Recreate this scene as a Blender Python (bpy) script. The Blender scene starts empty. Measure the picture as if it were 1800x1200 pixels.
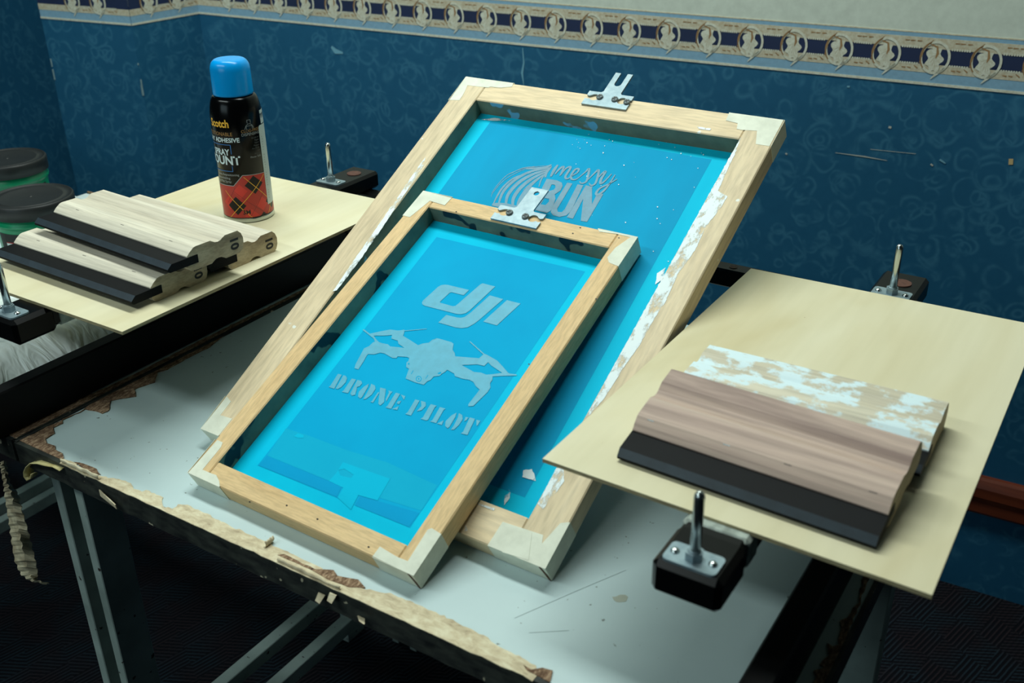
import bpy, math, random
from mathutils import Vector, Matrix, noise
from mathutils.geometry import tessellate_polygon
random.seed(7)
PI = math.pi
C = bpy.context.scene.collection
sc = bpy.context.scene

# ------------------------------------------------------------------ camera
CAM = Vector((0, 0, 1.3724))
FPX = 1817.62
W2C = Matrix(((0.84319786, 0.53745715, -0.0125375), (0.23276768, -0.38600431, -0.89264768), (-0.48459941, 0.74976028, -0.45058066)))
C2W = W2C.transposed()
cam_d = bpy.data.cameras.new('camera'); cam = bpy.data.objects.new('camera', cam_d); C.objects.link(cam)
rgt, dwn, fwd = C2W.col[0], C2W.col[1], C2W.col[2]
M = Matrix((rgt, -dwn, -fwd)).transposed().to_4x4(); M.translation = CAM
cam.matrix_world = M
cam_d.sensor_width = 36; cam_d.lens = 36 * FPX / 1800; cam_d.clip_start = .02
cam_d.dof.use_dof = True; cam_d.dof.focus_distance = 1.26; cam_d.dof.aperture_fstop = 7.5
sc.camera = cam

# ------------------------------------------------------------------ world, light, exposure
sc.view_settings.view_transform = 'Standard'; sc.view_settings.look = 'None'
sc.view_settings.exposure = .15; sc.view_settings.gamma = 1; sc.view_settings.use_curve_mapping = False
wd = bpy.data.worlds.new('room_ambient'); sc.world = wd; wd.use_nodes = True
wd.node_tree.nodes['Background'].inputs[0].default_value = (.55, .85, 1, 1)
wd.node_tree.nodes['Background'].inputs[1].default_value = .012
def area(name, loc, size, power, col, target=None):
    l = bpy.data.lights.new(name, 'AREA'); l.shape = 'RECTANGLE'; l.size, l.size_y = size; l.energy = power; l.color = col
    o = bpy.data.objects.new(name, l); C.objects.link(o); o.location = loc
    if target is not None: o.rotation_euler = (Vector(target) - Vector(loc)).to_track_quat('-Z', 'Y').to_euler()
    return o
area('ceiling_tube_light', (-1.05, 1.15, 2.6), (1.7, .3), 33, (.90, 1.0, .95))
area('ceiling_tube_light', (-1.7, -.7, 2.6), (1.8, .3), 28, (.86, 1.0, .97))
area('window_daylight', (-1.3, -2.4, 1.65), (1.8, 1.0), 14, (.70, .93, 1.0), (-.4, .9, .95))

# ------------------------------------------------------------------ geometry helpers
TZ = .750           # table top
def ray(px, py): return C2W @ Vector(((px - 900) / FPX, (py - 600) / FPX, 1))
def at(px, py, z):
    d = ray(px, py); return CAM + d * ((z - CAM.z) / d.z)
def aty(px, py, y):
    d = ray(px, py); return CAM + d * (y / d.y)

class MB:
    """collects faces for one mesh object"""
    def __init__(s): s.v = []; s.f = []; s.m = []; s.sm = []
    def add(s, vs, fs, mi=0, smooth=False):
        b = len(s.v); s.v += [tuple(v) for v in vs]
        for f in fs: s.f.append(tuple(i + b for i in f)); s.m.append(mi); s.sm.append(smooth)
        return s
    def box(s, a, b, mi=0, bev=0, mat=None):
        x0, y0, z0 = a; x1, y1, z1 = b
        if bev <= 0:
            vs = [(x, y, z) for z in (z0, z1) for y in (y0, y1) for x in (x0, x1)]
            fs = [(0, 2, 3, 1), (4, 5, 7, 6), (0, 1, 5, 4), (2, 6, 7, 3), (0, 4, 6, 2), (1, 3, 7, 5)]
        else:
            e = bev; c = [(x0, x1), (y0, y1), (z0, z1)]; vs = []; idx = {}
            for i in (0, 1):
                for j in (0, 1):
                    for k in (0, 1):
                        p = [c[0][i], c[1][j], c[2][k]]; sg = [1 if t == 0 else -1 for t in (i, j, k)]
                        for ax in range(3):
                            q = list(p)
                            for a2 in range(3):
                                if a2 != ax: q[a2] += sg[a2] * e
                            idx[(i, j, k, ax)] = len(vs); vs.append(tuple(q))
            I = idx; fs = []
            for ax in range(3):
                o = [a2 for a2 in range(3) if a2 != ax]
                for sd in (0, 1):
                    q = []
                    for (p, r) in ((0, 0), (1, 0), (1, 1), (0, 1)):
                        key = [0, 0, 0]; key[ax] = sd; key[o[0]] = p; key[o[1]] = r
                        q.append(I[(*key, ax)])
                    fs.append(tuple(q))
            for ax in range(3):
                o = [a2 for a2 in range(3) if a2 != ax]
                for (p, r) in ((0, 0), (0, 1), (1, 0), (1, 1)):
                    k0 = [0, 0, 0]; k0[o[0]] = p; k0[o[1]] = r; k1 = list(k0); k1[ax] = 1
                    fs.append((I[(*k0, o[0])], I[(*k0, o[1])], I[(*k1, o[1])], I[(*k1, o[0])]))
            for i in (0, 1):
                for j in (0, 1):
                    for k in (0, 1): fs.append((I[(i, j, k, 0)], I[(i, j, k, 1)], I[(i, j, k, 2)]))
        if mat is not None: vs = [tuple(mat @ Vector(v)) for v in vs]
        return s.add(vs, fs, mi)
    def prism(s, loops, z0, z1, mi=0, fn=None, side=True):
        """2-D loops (outer, holes...) between z0 and z1; fn maps (x,y,z)"""
        fn = fn or (lambda x, y, z: (x, y, z))
        flat = [p for l in loops for p in l]
        tris = tessellate_polygon([[Vector((p[0], p[1], 0)) for p in l] for l in loops])
        n = len(flat)
        vs = [fn(p[0], p[1], z1) for p in flat] + [fn(p[0], p[1], z0) for p in flat]
        fs = []
        for t in tris:
            a, b, c = (flat[i] for i in t)
            cr = (b[0] - a[0]) * (c[1] - a[1]) - (b[1] - a[1]) * (c[0] - a[0])
            if cr < 0: t = (t[0], t[2], t[1])
            fs.append(tuple(t)); fs.append((t[2] + n, t[1] + n, t[0] + n))
        if side:
            b = 0
            for l in loops:
                k = len(l)
                for i in range(k): fs.append((b + i, b + (i + 1) % k, b + (i + 1) % k + n, b + i + n))
                b += k
        return s.add(vs, fs, mi)
    def cyl(s, p0, p1, r0, r1=None, n=20, mi=0, caps=True, smooth=True):
        r1 = r0 if r1 is None else r1; p0 = Vector(p0); p1 = Vector(p1); d = (p1 - p0).normalized()
        a = d.orthogonal().normalized(); b = d.cross(a)
        vs = [p0 + (a * math.cos(t) + b * math.sin(t)) * r0 for t in [2 * PI * i / n for i in range(n)]] + \
             [p1 + (a * math.cos(t) + b * math.sin(t)) * r1 for t in [2 * PI * i / n for i in range(n)]]
        s.add(vs, [(i, (i + 1) % n, (i + 1) % n + n, i + n) for i in range(n)], mi, smooth)
        if caps:
            s.add(vs, [tuple(range(n - 1, -1, -1)), tuple(range(n, 2 * n))], mi)
        return s
    def lathe(s, prof, n=48, mi=0, c=(0, 0, 0), smooth=True):
        vs = []; fs = []
        for (r, z) in prof:
            for i in range(n): vs.append((c[0] + r * math.cos(2 * PI * i / n), c[1] + r * math.sin(2 * PI * i / n), c[2] + z))
        for k in range(len(prof) - 1):
            for i in range(n):
                fs.append((k * n + i, k * n + (i + 1) % n, (k + 1) * n + (i + 1) % n, (k + 1) * n + i))
        return s.add(vs, fs, mi, smooth)
    def stroke(s, pts, w, z0, z1, mi=0, fn=None):
        """2-D polyline with width as overlapping quads"""
        P = [Vector(p) for p in pts]; L = []; R_ = []
        for i, p in enumerate(P):
            d = (P[min(i + 1, len(P) - 1)] - P[max(i - 1, 0)]).normalized(); nrm = Vector((-d.y, d.x))
            ww = w if not isinstance(w, (list, tuple)) else w[min(i, len(w) - 1)]
            L.append(p + nrm * ww / 2); R_.append(p - nrm * ww / 2)
        fn = fn or (lambda x, y, z: (x, y, z))
        for i in range(len(P) - 1):
            q = [L[i], L[i + 1], R_[i + 1], R_[i]]
            if sum(q[k].x * q[(k + 1) % 4].y - q[(k + 1) % 4].x * q[k].y for k in range(4)) < 0: q.reverse()
            s.add([fn(p.x, p.y, z1) for p in q], [(0, 1, 2, 3)], mi)
        return s
    def build(s, name, mats, parent=None, loc=None, rot=None):
        me = bpy.data.meshes.new(name); me.from_pydata(s.v, [], s.f)
        if not isinstance(mats, (list, tuple)): mats = [mats]
        for m in mats: me.materials.append(m)
        me.polygons.foreach_set('material_index', s.m); me.polygons.foreach_set('use_smooth', s.sm)
        me.update(); me.validate()
        import bmesh
        bm = bmesh.new(); bm.from_mesh(me); bmesh.ops.remove_doubles(bm, verts=bm.verts, dist=1e-6)
        bmesh.ops.recalc_face_normals(bm, faces=bm.faces); bm.to_mesh(me); bm.free()
        o = bpy.data.objects.new(name, me); C.objects.link(o)
        if parent: o.parent = parent
        if loc is not None: o.location = loc
        if rot is not None: o.rotation_euler = rot
        return o
def tag(o, label=None, cat=None, group=None, kind=None):
    if label: o['label'] = label
    if cat: o['category'] = cat
    if group: o['group'] = group
    if kind: o['kind'] = kind
    return o
def empty(name, loc=(0, 0, 0), rot=(0, 0, 0)):
    o = bpy.data.objects.new(name, None); C.objects.link(o); o.location = loc; o.rotation_euler = rot; o.empty_display_size = .02
    return o
def text_mb(txt, size, fn, mi=0, mb=None, align='LEFT', bold=0, sx=1.0):
    cu = bpy.data.curves.new('t', 'FONT'); cu.body = txt; cu.size = size; cu.align_x = align; cu.offset = bold; cu.resolution_u = 3
    ob = bpy.data.objects.new('t', cu); me = bpy.data.meshes.new_from_object(ob)
    mb = mb or MB()
    mb.add([fn(v.co.x * sx, v.co.y, 0) for v in me.vertices], [tuple(p.vertices) for p in me.polygons], mi)
    bpy.data.objects.remove(ob); bpy.data.curves.remove(cu); bpy.data.meshes.remove(me)
    return mb
def rough(poly, amp, step, seed=0):
    """re-sample a closed polygon with ragged edges"""
    out = []; n = len(poly)
    for i in range(n):
        a = Vector(poly[i]); b = Vector(poly[(i + 1) % n]); k = max(1, int((b - a).length / step))
        for j in range(k):
            p = a.lerp(b, j / k)
            if j: p = p + Vector((noise.noise((p.x / step * .9 + seed, p.y / step * .9, 1)), noise.noise((p.x / step * .9, p.y / step * .9 + seed, 5)))) * amp
            out.append((p.x, p.y))
    return out

# ------------------------------------------------------------------ materials
def lin(c): return tuple((v / 255 / 12.92 if v / 255 <= .04045 else ((v / 255 + .055) / 1.055) ** 2.4) for v in c) + (1,)
class Mat:
    def __init__(s, name, base, rough=.6, metal=0, spec=.4):
        s.m = bpy.data.materials.new(name); s.m.use_nodes = True; s.t = s.m.node_tree; s.b = s.t.nodes['Principled BSDF']
        s.b.inputs['Base Color'].default_value = lin(base); s.b.inputs['Roughness'].default_value = rough
        s.b.inputs['Metallic'].default_value = metal; s.b.inputs['Specular IOR Level'].default_value = spec; s._co = None
    def n(s, typ, **k):
        nd = s.t.nodes.new(typ)
        for a, v in k.items():
            if a in nd.inputs: nd.inputs[a].default_value = v
            else: setattr(nd, a, v)
        return nd
    def l(s, a, b): s.t.links.new(a, b); return s
    def co(s, scale=(1, 1, 1), rot=(0, 0, 0), out='Object'):
        tc = s.n('ShaderNodeTexCoord'); mp = s.n('ShaderNodeMapping'); mp.inputs['Scale'].default_value = scale; mp.inputs['Rotation'].default_value = rot
        s.l(tc.outputs[out], mp.inputs[0]); return mp.outputs[0]
    def noise(s, co, scale=5, detail=4, rough=.5, dist=0):
        nd = s.n('ShaderNodeTexNoise'); nd.inputs['Scale'].default_value = scale; nd.inputs['Detail'].default_value = detail
        nd.inputs['Roughness'].default_value = rough; nd.inputs['Distortion'].default_value = dist; s.l(co, nd.inputs['Vector']); return nd.outputs['Fac']
    def ramp(s, fac, stops, interp='LINEAR'):
        nd = s.n('ShaderNodeValToRGB'); nd.color_ramp.interpolation = interp; e = nd.color_ramp.elements
        while len(e) < len(stops): e.new(.5)
        for i, (p, c) in enumerate(stops): e[i].position = p; e[i].color = c if len(c) == 4 else lin(c)
        s.l(fac, nd.inputs[0]); return nd.outputs[0]
    def mix(s, fac, a, b, mode='MIX'):
        nd = s.n('ShaderNodeMix', data_type='RGBA', blend_type=mode)
        for sock, v in ((nd.inputs[0], fac), (nd.inputs[6], a), (nd.inputs[7], b)):
            if hasattr(v, 'links'): s.l(v, sock)
            else: sock.default_value = v if isinstance(v, (int, float)) else (v if len(v) == 4 else lin(v))
        return nd.outputs[2]
    def math(s, op, a, b=0.0, c=0.0):
        nd = s.n('ShaderNodeMath', operation=op)
        for i, v in enumerate((a, b, c)):
            if hasattr(v, 'links'): s.l(v, nd.inputs[i])
            else: nd.inputs[i].default_value = v
        return nd.outputs[0]
    def color(s, o): s.l(o, s.b.inputs['Base Color']); return s
    def bump(s, h, strength=.3, dist=.001):
        nd = s.n('ShaderNodeBump'); nd.inputs['Strength'].default_value = strength; nd.inputs['Distance'].default_value = dist
        s.l(h, nd.inputs['Height']); s.l(nd.outputs[0], s.b.inputs['Normal']); return s
def wood(name, c1, c2, c3, axis=0, scale=14, stretch=.06, rough=.62, bump=.15, dist=.6):
    m = Mat(name, c1, rough); sc_ = [1, 1, 1]; sc_[axis] = stretch
    co = m.co(tuple(sc_)); f = m.noise(co, scale, 5, .6, dist); g = m.noise(co, scale * 9, 3, .6, .2)
    base = m.ramp(f, [(.3, c1), (.5, c2), (.72, c3)])
    fine = m.ramp(g, [(.35, (225, 225, 225)), (.6, (255, 255, 255))])
    m.color(m.mix(.8, base, fine, 'MULTIPLY')); m.bump(g, bump, .0006); return m
def speck(m, base_sock, scale, thr, col, co=None):
    co = co or m.co(); v = m.n('ShaderNodeTexNoise'); v.inputs['Scale'].default_value = scale; v.inputs['Detail'].default_value = 2; m.l(co, v.inputs['Vector'])
    return m.mix(m.ramp(v.outputs['Fac'], [(thr, (0, 0, 0, 1)), (thr + .02, (1, 1, 1, 1))]), base_sock, col)

# wallpaper: dark blue with paler scrolls
def wallpaper(name):
    m = Mat(name, (20, 74, 112), .62, spec=.3)
    co = m.co()
    wn = m.n('ShaderNodeTexNoise'); wn.inputs['Scale'].default_value = 16; wn.inputs['Detail'].default_value = 1; m.l(co, wn.inputs['Vector'])
    va = m.n('ShaderNodeVectorMath', operation='MULTIPLY_ADD'); m.l(wn.outputs['Color'], va.inputs[0]); va.inputs[1].default_value = (.034, .034, .034); m.l(co, va.inputs[2])
    def rings(scale, r0, w, seed):
        mp = m.n('ShaderNodeMapping'); mp.inputs['Location'].default_value = (seed, seed * .7, seed * .3); m.l(va.outputs[0], mp.inputs[0])
        vo = m.n('ShaderNodeTexVoronoi'); vo.inputs['Scale'].default_value = scale; m.l(mp.outputs[0], vo.inputs['Vector'])
        d = m.math('ABSOLUTE', m.math('SUBTRACT', vo.outputs['Distance'], r0))
        return m.math('SUBTRACT', 1.0, m.math('SMOOTH_MIN', m.math('DIVIDE', d, w), 1.0, .15))
    a = m.math('MAXIMUM', rings(17, .34, .075, 0), rings(17, .13, .07, 0))
    a = m.math('MAXIMUM', a, rings(12, .40, .06, 3.1))
    a = m.math('MAXIMUM', a, rings(24, .3, .09, 5.7)); a = m.math('MAXIMUM', a, rings(15, .38, .06, 9.3))
    mask = m.ramp(m.noise(co, 38, 2), [(.36, (0, 0, 0, 1)), (.60, (1, 1, 1, 1))])
    a = m.math('MULTIPLY', a, mask)
    cloud = m.noise(co, 60, 3, .6); cloud2 = m.noise(co, 3, 2)
    base = m.mix(m.math('MULTIPLY', cloud, .5), (18, 80, 113), (36, 102, 135))
    base = m.mix(m.math('MULTIPLY', cloud2, .35), base, (14, 74, 106))
    m.color(m.mix(m.math('MULTIPLY', a, .42), base, (66, 126, 152)))
    return m.m
M_wall = wallpaper('wallpaper_blue_scroll')
def simple(name, c, r=.6, metal=0, spec=.4, var=0, scale=20, c2=None, bump=0):
    m = Mat(name, c, r, metal, spec)
    f = m.noise(m.co(), scale, 4, .6)
    c2 = c2 or tuple(max(0, v * (1 - max(var, .04))) for v in c)
    m.color(m.ramp(f, [(.35, c), (.7, c2)]))
    if bump: m.bump(f, bump, .001)
    return m.m
M_upper = simple('upper_wall_paint', (196, 204, 190), .8, var=.06, scale=60, bump=.2)
M_cream = simple('border_cream', (194, 190, 168), .7, var=.1, scale=150, c2=(172, 158, 130))
M_creaml = simple('border_cream_light', (206, 208, 192), .7, var=.1, scale=200, c2=(184, 180, 156))
M_lblue = simple('border_light_blue', (126, 164, 186), .7, var=.06, scale=120)
M_navy = simple('border_navy', (22, 38, 72), .7, var=.1)
M_bbrown = simple('border_brown', (150, 116, 76), .7, var=.1)
M_trim = Mat('dado_rail_brown', (98, 44, 26), .4)
M_trim.color(M_trim.ramp(M_trim.noise(M_trim.co((.1, 1, 1)), 60, 4), [(.3, (112, 52, 30)), (.7, (70, 30, 18))])); M_trim = M_trim.m
def carpet():
    m = Mat('dark_carpet', (10, 12, 15), .95, spec=.1); co = m.co((1, 1, 1), (0, 0, .5))
    def stripes(rot, scale):
        c = m.co((1, 1, 1), (0, 0, rot)); w = m.n('ShaderNodeTexWave'); w.inputs['Scale'].default_value = scale; w.inputs['Distortion'].default_value = .6
        m.l(c, w.inputs['Vector']); return w.outputs['Fac']
    a = stripes(.25, 38); b = stripes(1.1, 38)
    ck = m.n('ShaderNodeTexChecker'); ck.inputs['Scale'].default_value = 24; m.l(m.co((1, .6, 1), (0, 0, .3)), ck.inputs['Vector'])
    f = m.mix(ck.outputs['Fac'], a, b)
    f = m.ramp(f, [(.6, (0, 0, 0, 1)), (.85, (1, 1, 1, 1))])
    n1 = m.ramp(m.noise(m.co(), 12, 2), [(.4, (30, 42, 50)), (.6, (38, 32, 36))])
    m.color(m.mix(f, (13, 15, 20), n1)); m.bump(a, .5, .003); return m.m
M_carpet = carpet()
# laminate, chipboard, peeled paper
def laminate():
    m = Mat('grey_laminate', (176, 198, 200), .38, spec=.45)
    f = m.noise(m.co(), 6, 4, .6); c = m.ramp(f, [(.3, (190, 209, 209)), (.7, (181, 200, 201))])
    c = speck(m, c, 150, .74, (120, 130, 126)); m.color(c); return m.m
M_lam = laminate()
def chip():
    m = Mat('chipboard', (140, 104, 76), .95, spec=.1)
    co = m.co((1, .35, 1), (0, 0, .7)); f = m.noise(co, 420, 3, .7); g = m.noise(m.co(), 40, 3)
    c = m.ramp(f, [(.3, (70, 54, 44)), (.5, (136, 110, 88)), (.7, (204, 178, 146))]); c = m.mix(m.math('MULTIPLY', g, .4), c, (118, 88, 68))
    m.color(c); m.bump(f, 1.0, .003); return m.m
M_chip = chip()
def peel():
    m = Mat('peeled_paper', (206, 192, 158), .8, spec=.2)
    f = m.noise(m.co((1, 2, 1)), 70, 5, .65, .4)
    c = m.ramp(f, [(.3, (222, 214, 184)), (.5, (204, 190, 158)), (.68, (176, 160, 132)), (.78, (120, 104, 84))]); m.color(c); m.bump(f, .6, .0015); return m.m
M_peel = peel()
M_edge = Mat('table_edge_black', (34, 38, 38), .5, spec=.25)
_e = M_edge.ramp(M_edge.noise(M_edge.co((1, 1, 2.5)), 45, 4), [(.3, (26, 29, 30)), (.7, (58, 62, 56))])
M_edge.color(speck(M_edge, _e, 60, .70, (170, 164, 140))); M_edge = M_edge.m
M_legp = Mat('leg_grey_paint', (150, 166, 160), .5)
M_legp.color(speck(M_legp, M_legp.ramp(M_legp.noise(M_legp.co(), 14, 4), [(.3, (158, 174, 168)), (.7, (122, 136, 130))]), 90, .7, (50, 44, 40))); M_legp = M_legp.m
M_black = simple('black_powder_coat', (7, 8, 9), .5, spec=.15, var=.2, scale=200)
M_blackg = simple('black_satin_steel', (6, 7, 8), .35, spec=.18, var=.2, scale=60, c2=(10, 11, 12))
M_capb = simple('black_gloss_sleeve', (5, 6, 7), .3, spec=.14, var=.1)
M_rust = simple('rusty_bolt', (92, 58, 46), .7, var=.3, scale=200, c2=(70, 42, 34))
M_zinc = Mat('zinc_plate', (176, 196, 204), .45, metal=.5)
M_zinc.color(M_zinc.ramp(M_zinc.noise(M_zinc.co(), 90, 4, .6), [(.3, (150, 168, 174)), (.7, (122, 142, 150))])); M_zinc = M_zinc.m
M_steel = simple('bright_steel', (200, 208, 206), .22, metal=1, var=.1)
M_screw = simple('grey_screw', (136, 148, 148), .5, metal=.2, var=.3, scale=400)
def ply():
    m = Mat('pale_birch_plywood', (222, 208, 168), .5, spec=.35)
    co = m.co((1, .35, 1)); f = m.noise(co, 6, 3, .5, 1.2); g = m.noise(m.co((1, .06, 1)), 90, 2, .5)
    c = m.ramp(f, [(.3, (221, 214, 184)), (.5, (214, 205, 171)), (.68, (203, 190, 150))])
    c = m.mix(.5, c, m.ramp(g, [(.35, (247, 247, 245)), (.6, (255, 255, 255))]), 'MULTIPLY')
    m.color(speck(m, c, 230, .80, (150, 120, 80))); return m.m
M_ply = ply()
M_plyedge = Mat('plywood_edge', (150, 140, 108), .8)
_w = M_plyedge.noise(M_plyedge.co((1, 1, 30)), 60, 3); M_plyedge.color(M_plyedge.ramp(_w, [(.4, (172, 160, 122)), (.6, (126, 116, 88))])); M_plyedge = M_plyedge.m
M_frameS = wood('frame_wood_honey', (226, 194, 144), (221, 188, 137), (213, 178, 127), axis=0, scale=50, stretch=.12)
M_frameSv = wood('frame_wood_honey_long', (226, 194, 144), (221, 188, 137), (213, 178, 127), axis=1, scale=50, stretch=.12)
M_smear = Mat('ink_smear', (226, 236, 236), .6)
_n = M_smear.noise(M_smear.co((1, .5, 1)), 75, 5, .7); M_smear.l(M_smear.ramp(_n, [(.38, (0, 0, 0, 1)), (.50, (1, 1, 1, 1))]), M_smear.b.inputs['Alpha']); M_smear = M_smear.m
def painted_wood(name, axis, c1, c2, c3, paint=(196, 222, 232)):
    m = wood(name, c1, c2, c3, axis, 22, .12); src = m.b.inputs['Base Color'].links[0].from_socket
    m.color(speck(m, src, 55, .735, paint)); return m.m
M_frameB = painted_wood('frame_wood_pale', 0, (232, 212, 176), (225, 203, 165), (214, 190, 150), (226, 228, 218))
M_frameBv = painted_wood('frame_wood_pale_long', 1, (230, 212, 178), (220, 200, 164), (204, 184, 150), (226, 228, 218))
def inner(name, paint, thr):
    m = Mat(name, (112, 116, 96), .6); f = m.noise(m.co(), 16, 4, .6)
    c = m.ramp(f, [(.35, (128, 132, 108)), (.6, (100, 104, 86)), (.78, (46, 50, 48))])
    m.color(speck(m, c, 26, thr, paint)); return m.m
M_innerS = inner('small_frame_inner_face', (22, 30, 38), .58); M_innerB = inner('large_frame_inner_face', (120, 176, 200), .64)
M_frameS = M_frameS.m; M_frameSv = M_frameSv.m
M_tape = simple('white_fabric_tape', (222, 224, 206), .75, var=.08, scale=60, c2=(206, 208, 190), bump=.2)
def cyanm(name, c, c2, r=.42, streak=False):
    m = Mat(name, c, .6, spec=.06); f = m.noise(m.co((1, .25, 1) if streak else (1, 1, 1)), 14 if streak else 9, 3, .6)
    m.color(m.ramp(f, [(.3, c), (.7, c2)])); return m.m
M_meshS = cyanm('cyan_mesh_thin', (0, 194, 228), (0, 180, 220)); M_emS = cyanm('cyan_emulsion', (0, 166, 212), (0, 158, 205))
M_meshB = cyanm('cyan_mesh_worn', (10, 196, 226), (8, 178, 214), streak=True); M_emB = cyanm('blue_emulsion', (10, 156, 200), (14, 146, 188), streak=True)
M_sten = simple('open_stencil_mesh', (84, 172, 198), .5, var=.06, scale=90); M_stenB = simple('open_stencil_mesh_grey', (98, 146, 168), .5, var=.08, scale=90)
M_band = cyanm('see_through_tint', (14, 170, 206), (10, 166, 204)); M_bandd = cyanm('see_through_tint_dark', (2, 155, 206), (6, 150, 200)); M_bandl = cyanm('see_through_tint_pale', (4, 182, 218), (4, 178, 214))  # tints for the painted show-through of what lies behind the small mesh
M_white = simple('white_ink', (226, 236, 236), .6, var=.08, scale=90)
M_rubber = simple('black_rubber', (12, 14, 16), .6, spec=.12, var=.2, scale=60)
M_rubedge = simple('black_rubber_bevel_sheen', (40, 52, 60), .45, var=.2, scale=60)  # paler blue stands in for front light reflected off the blade bevel
M_sqA = wood('squeegee_wood_pale', (222, 216, 198), (212, 204, 184), (190, 180, 160), 0, 30, .05).m
M_sqD = wood('squeegee_wood_brown', (206, 184, 166), (190, 165, 150), (134, 110, 102), 0, 24, .05, dist=1.6).m
def sqE():
    m = wood('squeegee_wood_painted', (222, 214, 192), (212, 204, 182), (194, 184, 160), 0, 24, .06)
    src = m.b.inputs['Base Color'].links[0].from_socket
    f = m.noise(m.co((.7, 1, 1)), 40, 5, .65); mk = m.ramp(f, [(.47, (0, 0, 0, 1)), (.54, (1, 1, 1, 1))])
    m.color(m.mix(mk, src, (212, 232, 236))); return m.m
M_sqE = sqE()
M_ink = simple('black_ink', (16, 18, 20), .5, var=.1)
M_endg = wood('squeegee_end_grain', (204, 188, 154), (186, 168, 134), (142, 124, 98), 1, 60, .3).m

# ------------------------------------------------------------------ room shell
def wy(x): return 1.8395 + .049 * x       # back wall line
BZ = .970; BS = 1.059      # border bottom, border scale
def xy_fn(p0, p1, off=0):
    p0 = Vector(p0); p1 = Vector(p1); d = (p1 - p0).normalized(); nrm = Vector((d.y, -d.x))
    return lambda s_, z, w: (p0.x + d.x * s_ + nrm.x * (w + off), p0.y + d.y * s_ + nrm.y * (w + off), z)
def wall(name, p0, p1, border=True, zt=2.7, phase=0, thick=.08, plain=False):
    L = (Vector(p1) - Vector(p0)).length; fn = xy_fn(p0, p1); mb = MB()
    def slab(z0, z1, w0, w1, mi):
        vs = [fn(s_, z, w) for w in (w0, w1) for z in (z0, z1) for s_ in (0, L)]
        mb.add(vs, [(0, 1, 3, 2), (4, 6, 7, 5), (0, 4, 5, 1), (2, 3, 7, 6), (0, 2, 6, 4), (1, 5, 7, 3)], mi)
    slab(0, zt if plain else BZ + .04, -thick, 0, 0)
    if not plain: slab(BZ + .04, zt, -thick, 0, 1)
    o = mb.build(name, [M_wall, M_upper]); tag(o, kind='structure')
    if border:
        b = MB()
        for z0, z1, mi, w in ((0, .004, 1, .0012), (.004, .019, 2, .0006), (.019, .032, 0, .0009), (.032, .056, 3, .0006), (.056, .072, 0, .0009), (.072, .078, 2, .0006), (.078, .080, 0, .0009)):
            vs = [fn(s_, BZ + z * BS, ww) for ww in (0, w) for z in (z0, z1) for s_ in (0, L)]
            b.add(vs, [(0, 1, 3, 2), (4, 6, 7, 5), (0, 4, 5, 1), (2, 3, 7, 6)], mi)
        k0 = phase
        f2 = lambda x, z, w: fn(x * BS, BZ + z * BS, w)
        x = k0
        while x < L / BS:
            if x > .03 and x < L / BS - .03:
                cx, cz = x, .043
                # ring
                N = 26; po = [(cx + .0225 * math.cos(t), cz + .0255 * math.sin(t)) for t in [2 * PI * i / N for i in range(N)]]
                pi_ = [(cx + .0188 * math.cos(t), cz + .0215 * math.sin(t)) for t in [2 * PI * i / N for i in range(N)]]
                navy = [(cx + .019 * math.cos(t), cz + .012 * math.sin(t)) for t in [2 * PI * i / N for i in range(N)]]
                b.prism([navy], .0007, .0011, 3, f2, side=False)
                b.prism([po, pi_], .001, .0016, 1, f2, side=False)
                b.prism([[(cx + .0225 * math.cos(t), cz + .0255 * math.sin(t)) for t in [PI * .62 + PI * .62 * i / 10 for i in range(11)]] + [(cx + .0205 * math.cos(t), cz + .0235 * math.sin(t)) for t in [PI * 1.24 - PI * .62 * i / 10 for i in range(11)]]], .001, .0018, 4, f2, side=False)
                # shell flower
                fl = [(cx - .001 + (.0115 + .0028 * math.cos(t * 7)) * math.cos(t), cz - .002 + (.0195 + .0025 * math.cos(t * 7 + 1)) * math.sin(t)) for t in [2 * PI * i / 42 for i in range(42)]]
                b.prism([fl], .001, .0014, 1, f2, side=False)
                for q in range(7):
                    an = PI * (1.05 + .15 * q); b.stroke([(cx + .001, cz + .004), (cx + .001 + .0085 * math.cos(an), cz + .002 + .017 * math.sin(an))], [.0004, .0011], 0, .00155, 0, f2)
                b.stroke([(cx - .010, cz + .020), (cx + .001, cz + .016), (cx + .003, cz + .006), (cx + .001, cz - .001)], [.002, .003, .004, .001], 0, .0016, 4, f2)
                b.stroke([(cx - .022, cz - .010), (cx - .018, cz + .012), (cx - .006, cz + .026)], [.001, .002, .001], 0, .0018, 4, f2)
                b.stroke([(cx + .016, cz - .014), (cx + .006, cz - .024), (cx - .002, cz - .033)], [.004, .004, .001], 0, .0016, 1, f2)
                for q in (.026, .034, .044):
                    b.stroke([(cx + q, .027 + .002 * math.sin(q * 900)), (cx + q + .006, .0245)], [.0012, .0022], 0, .0012, 4, f2)
                    b.stroke([(cx + q, .066), (cx + q + .007, .0665)], [.0022, .001], 0, .0012, 4, f2)
                for q in range(8):
                    b.stroke([(cx + .023 + q * .0036, .0305), (cx + .023 + q * .0036, .0335)], .0022, 0, .0011, 1, f2)
                    b.stroke([(cx + .023 + q * .0036, .0548), (cx + .023 + q * .0036, .0585)], .0022, 0, .0011, 1, f2)
            x += .0735
        bo = b.build('wallpaper_border', [M_cream, M_creaml, M_lblue, M_navy, M_bbrown], o)
        bo['label'] = 'cream, navy and pale blue patterned border strip'
    return o, fn
cA = (-2.283, 1.5175); cB = (-2.009, 1.5546); cD = (-1.997, wy(-1.997))
PH = (((-.252 * BS) - cD[0]) / math.cos(.049) / BS) % .0735
wb, wfn = wall('wall_back', cD, (1.3, wy(1.3)), phase=PH)
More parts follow.
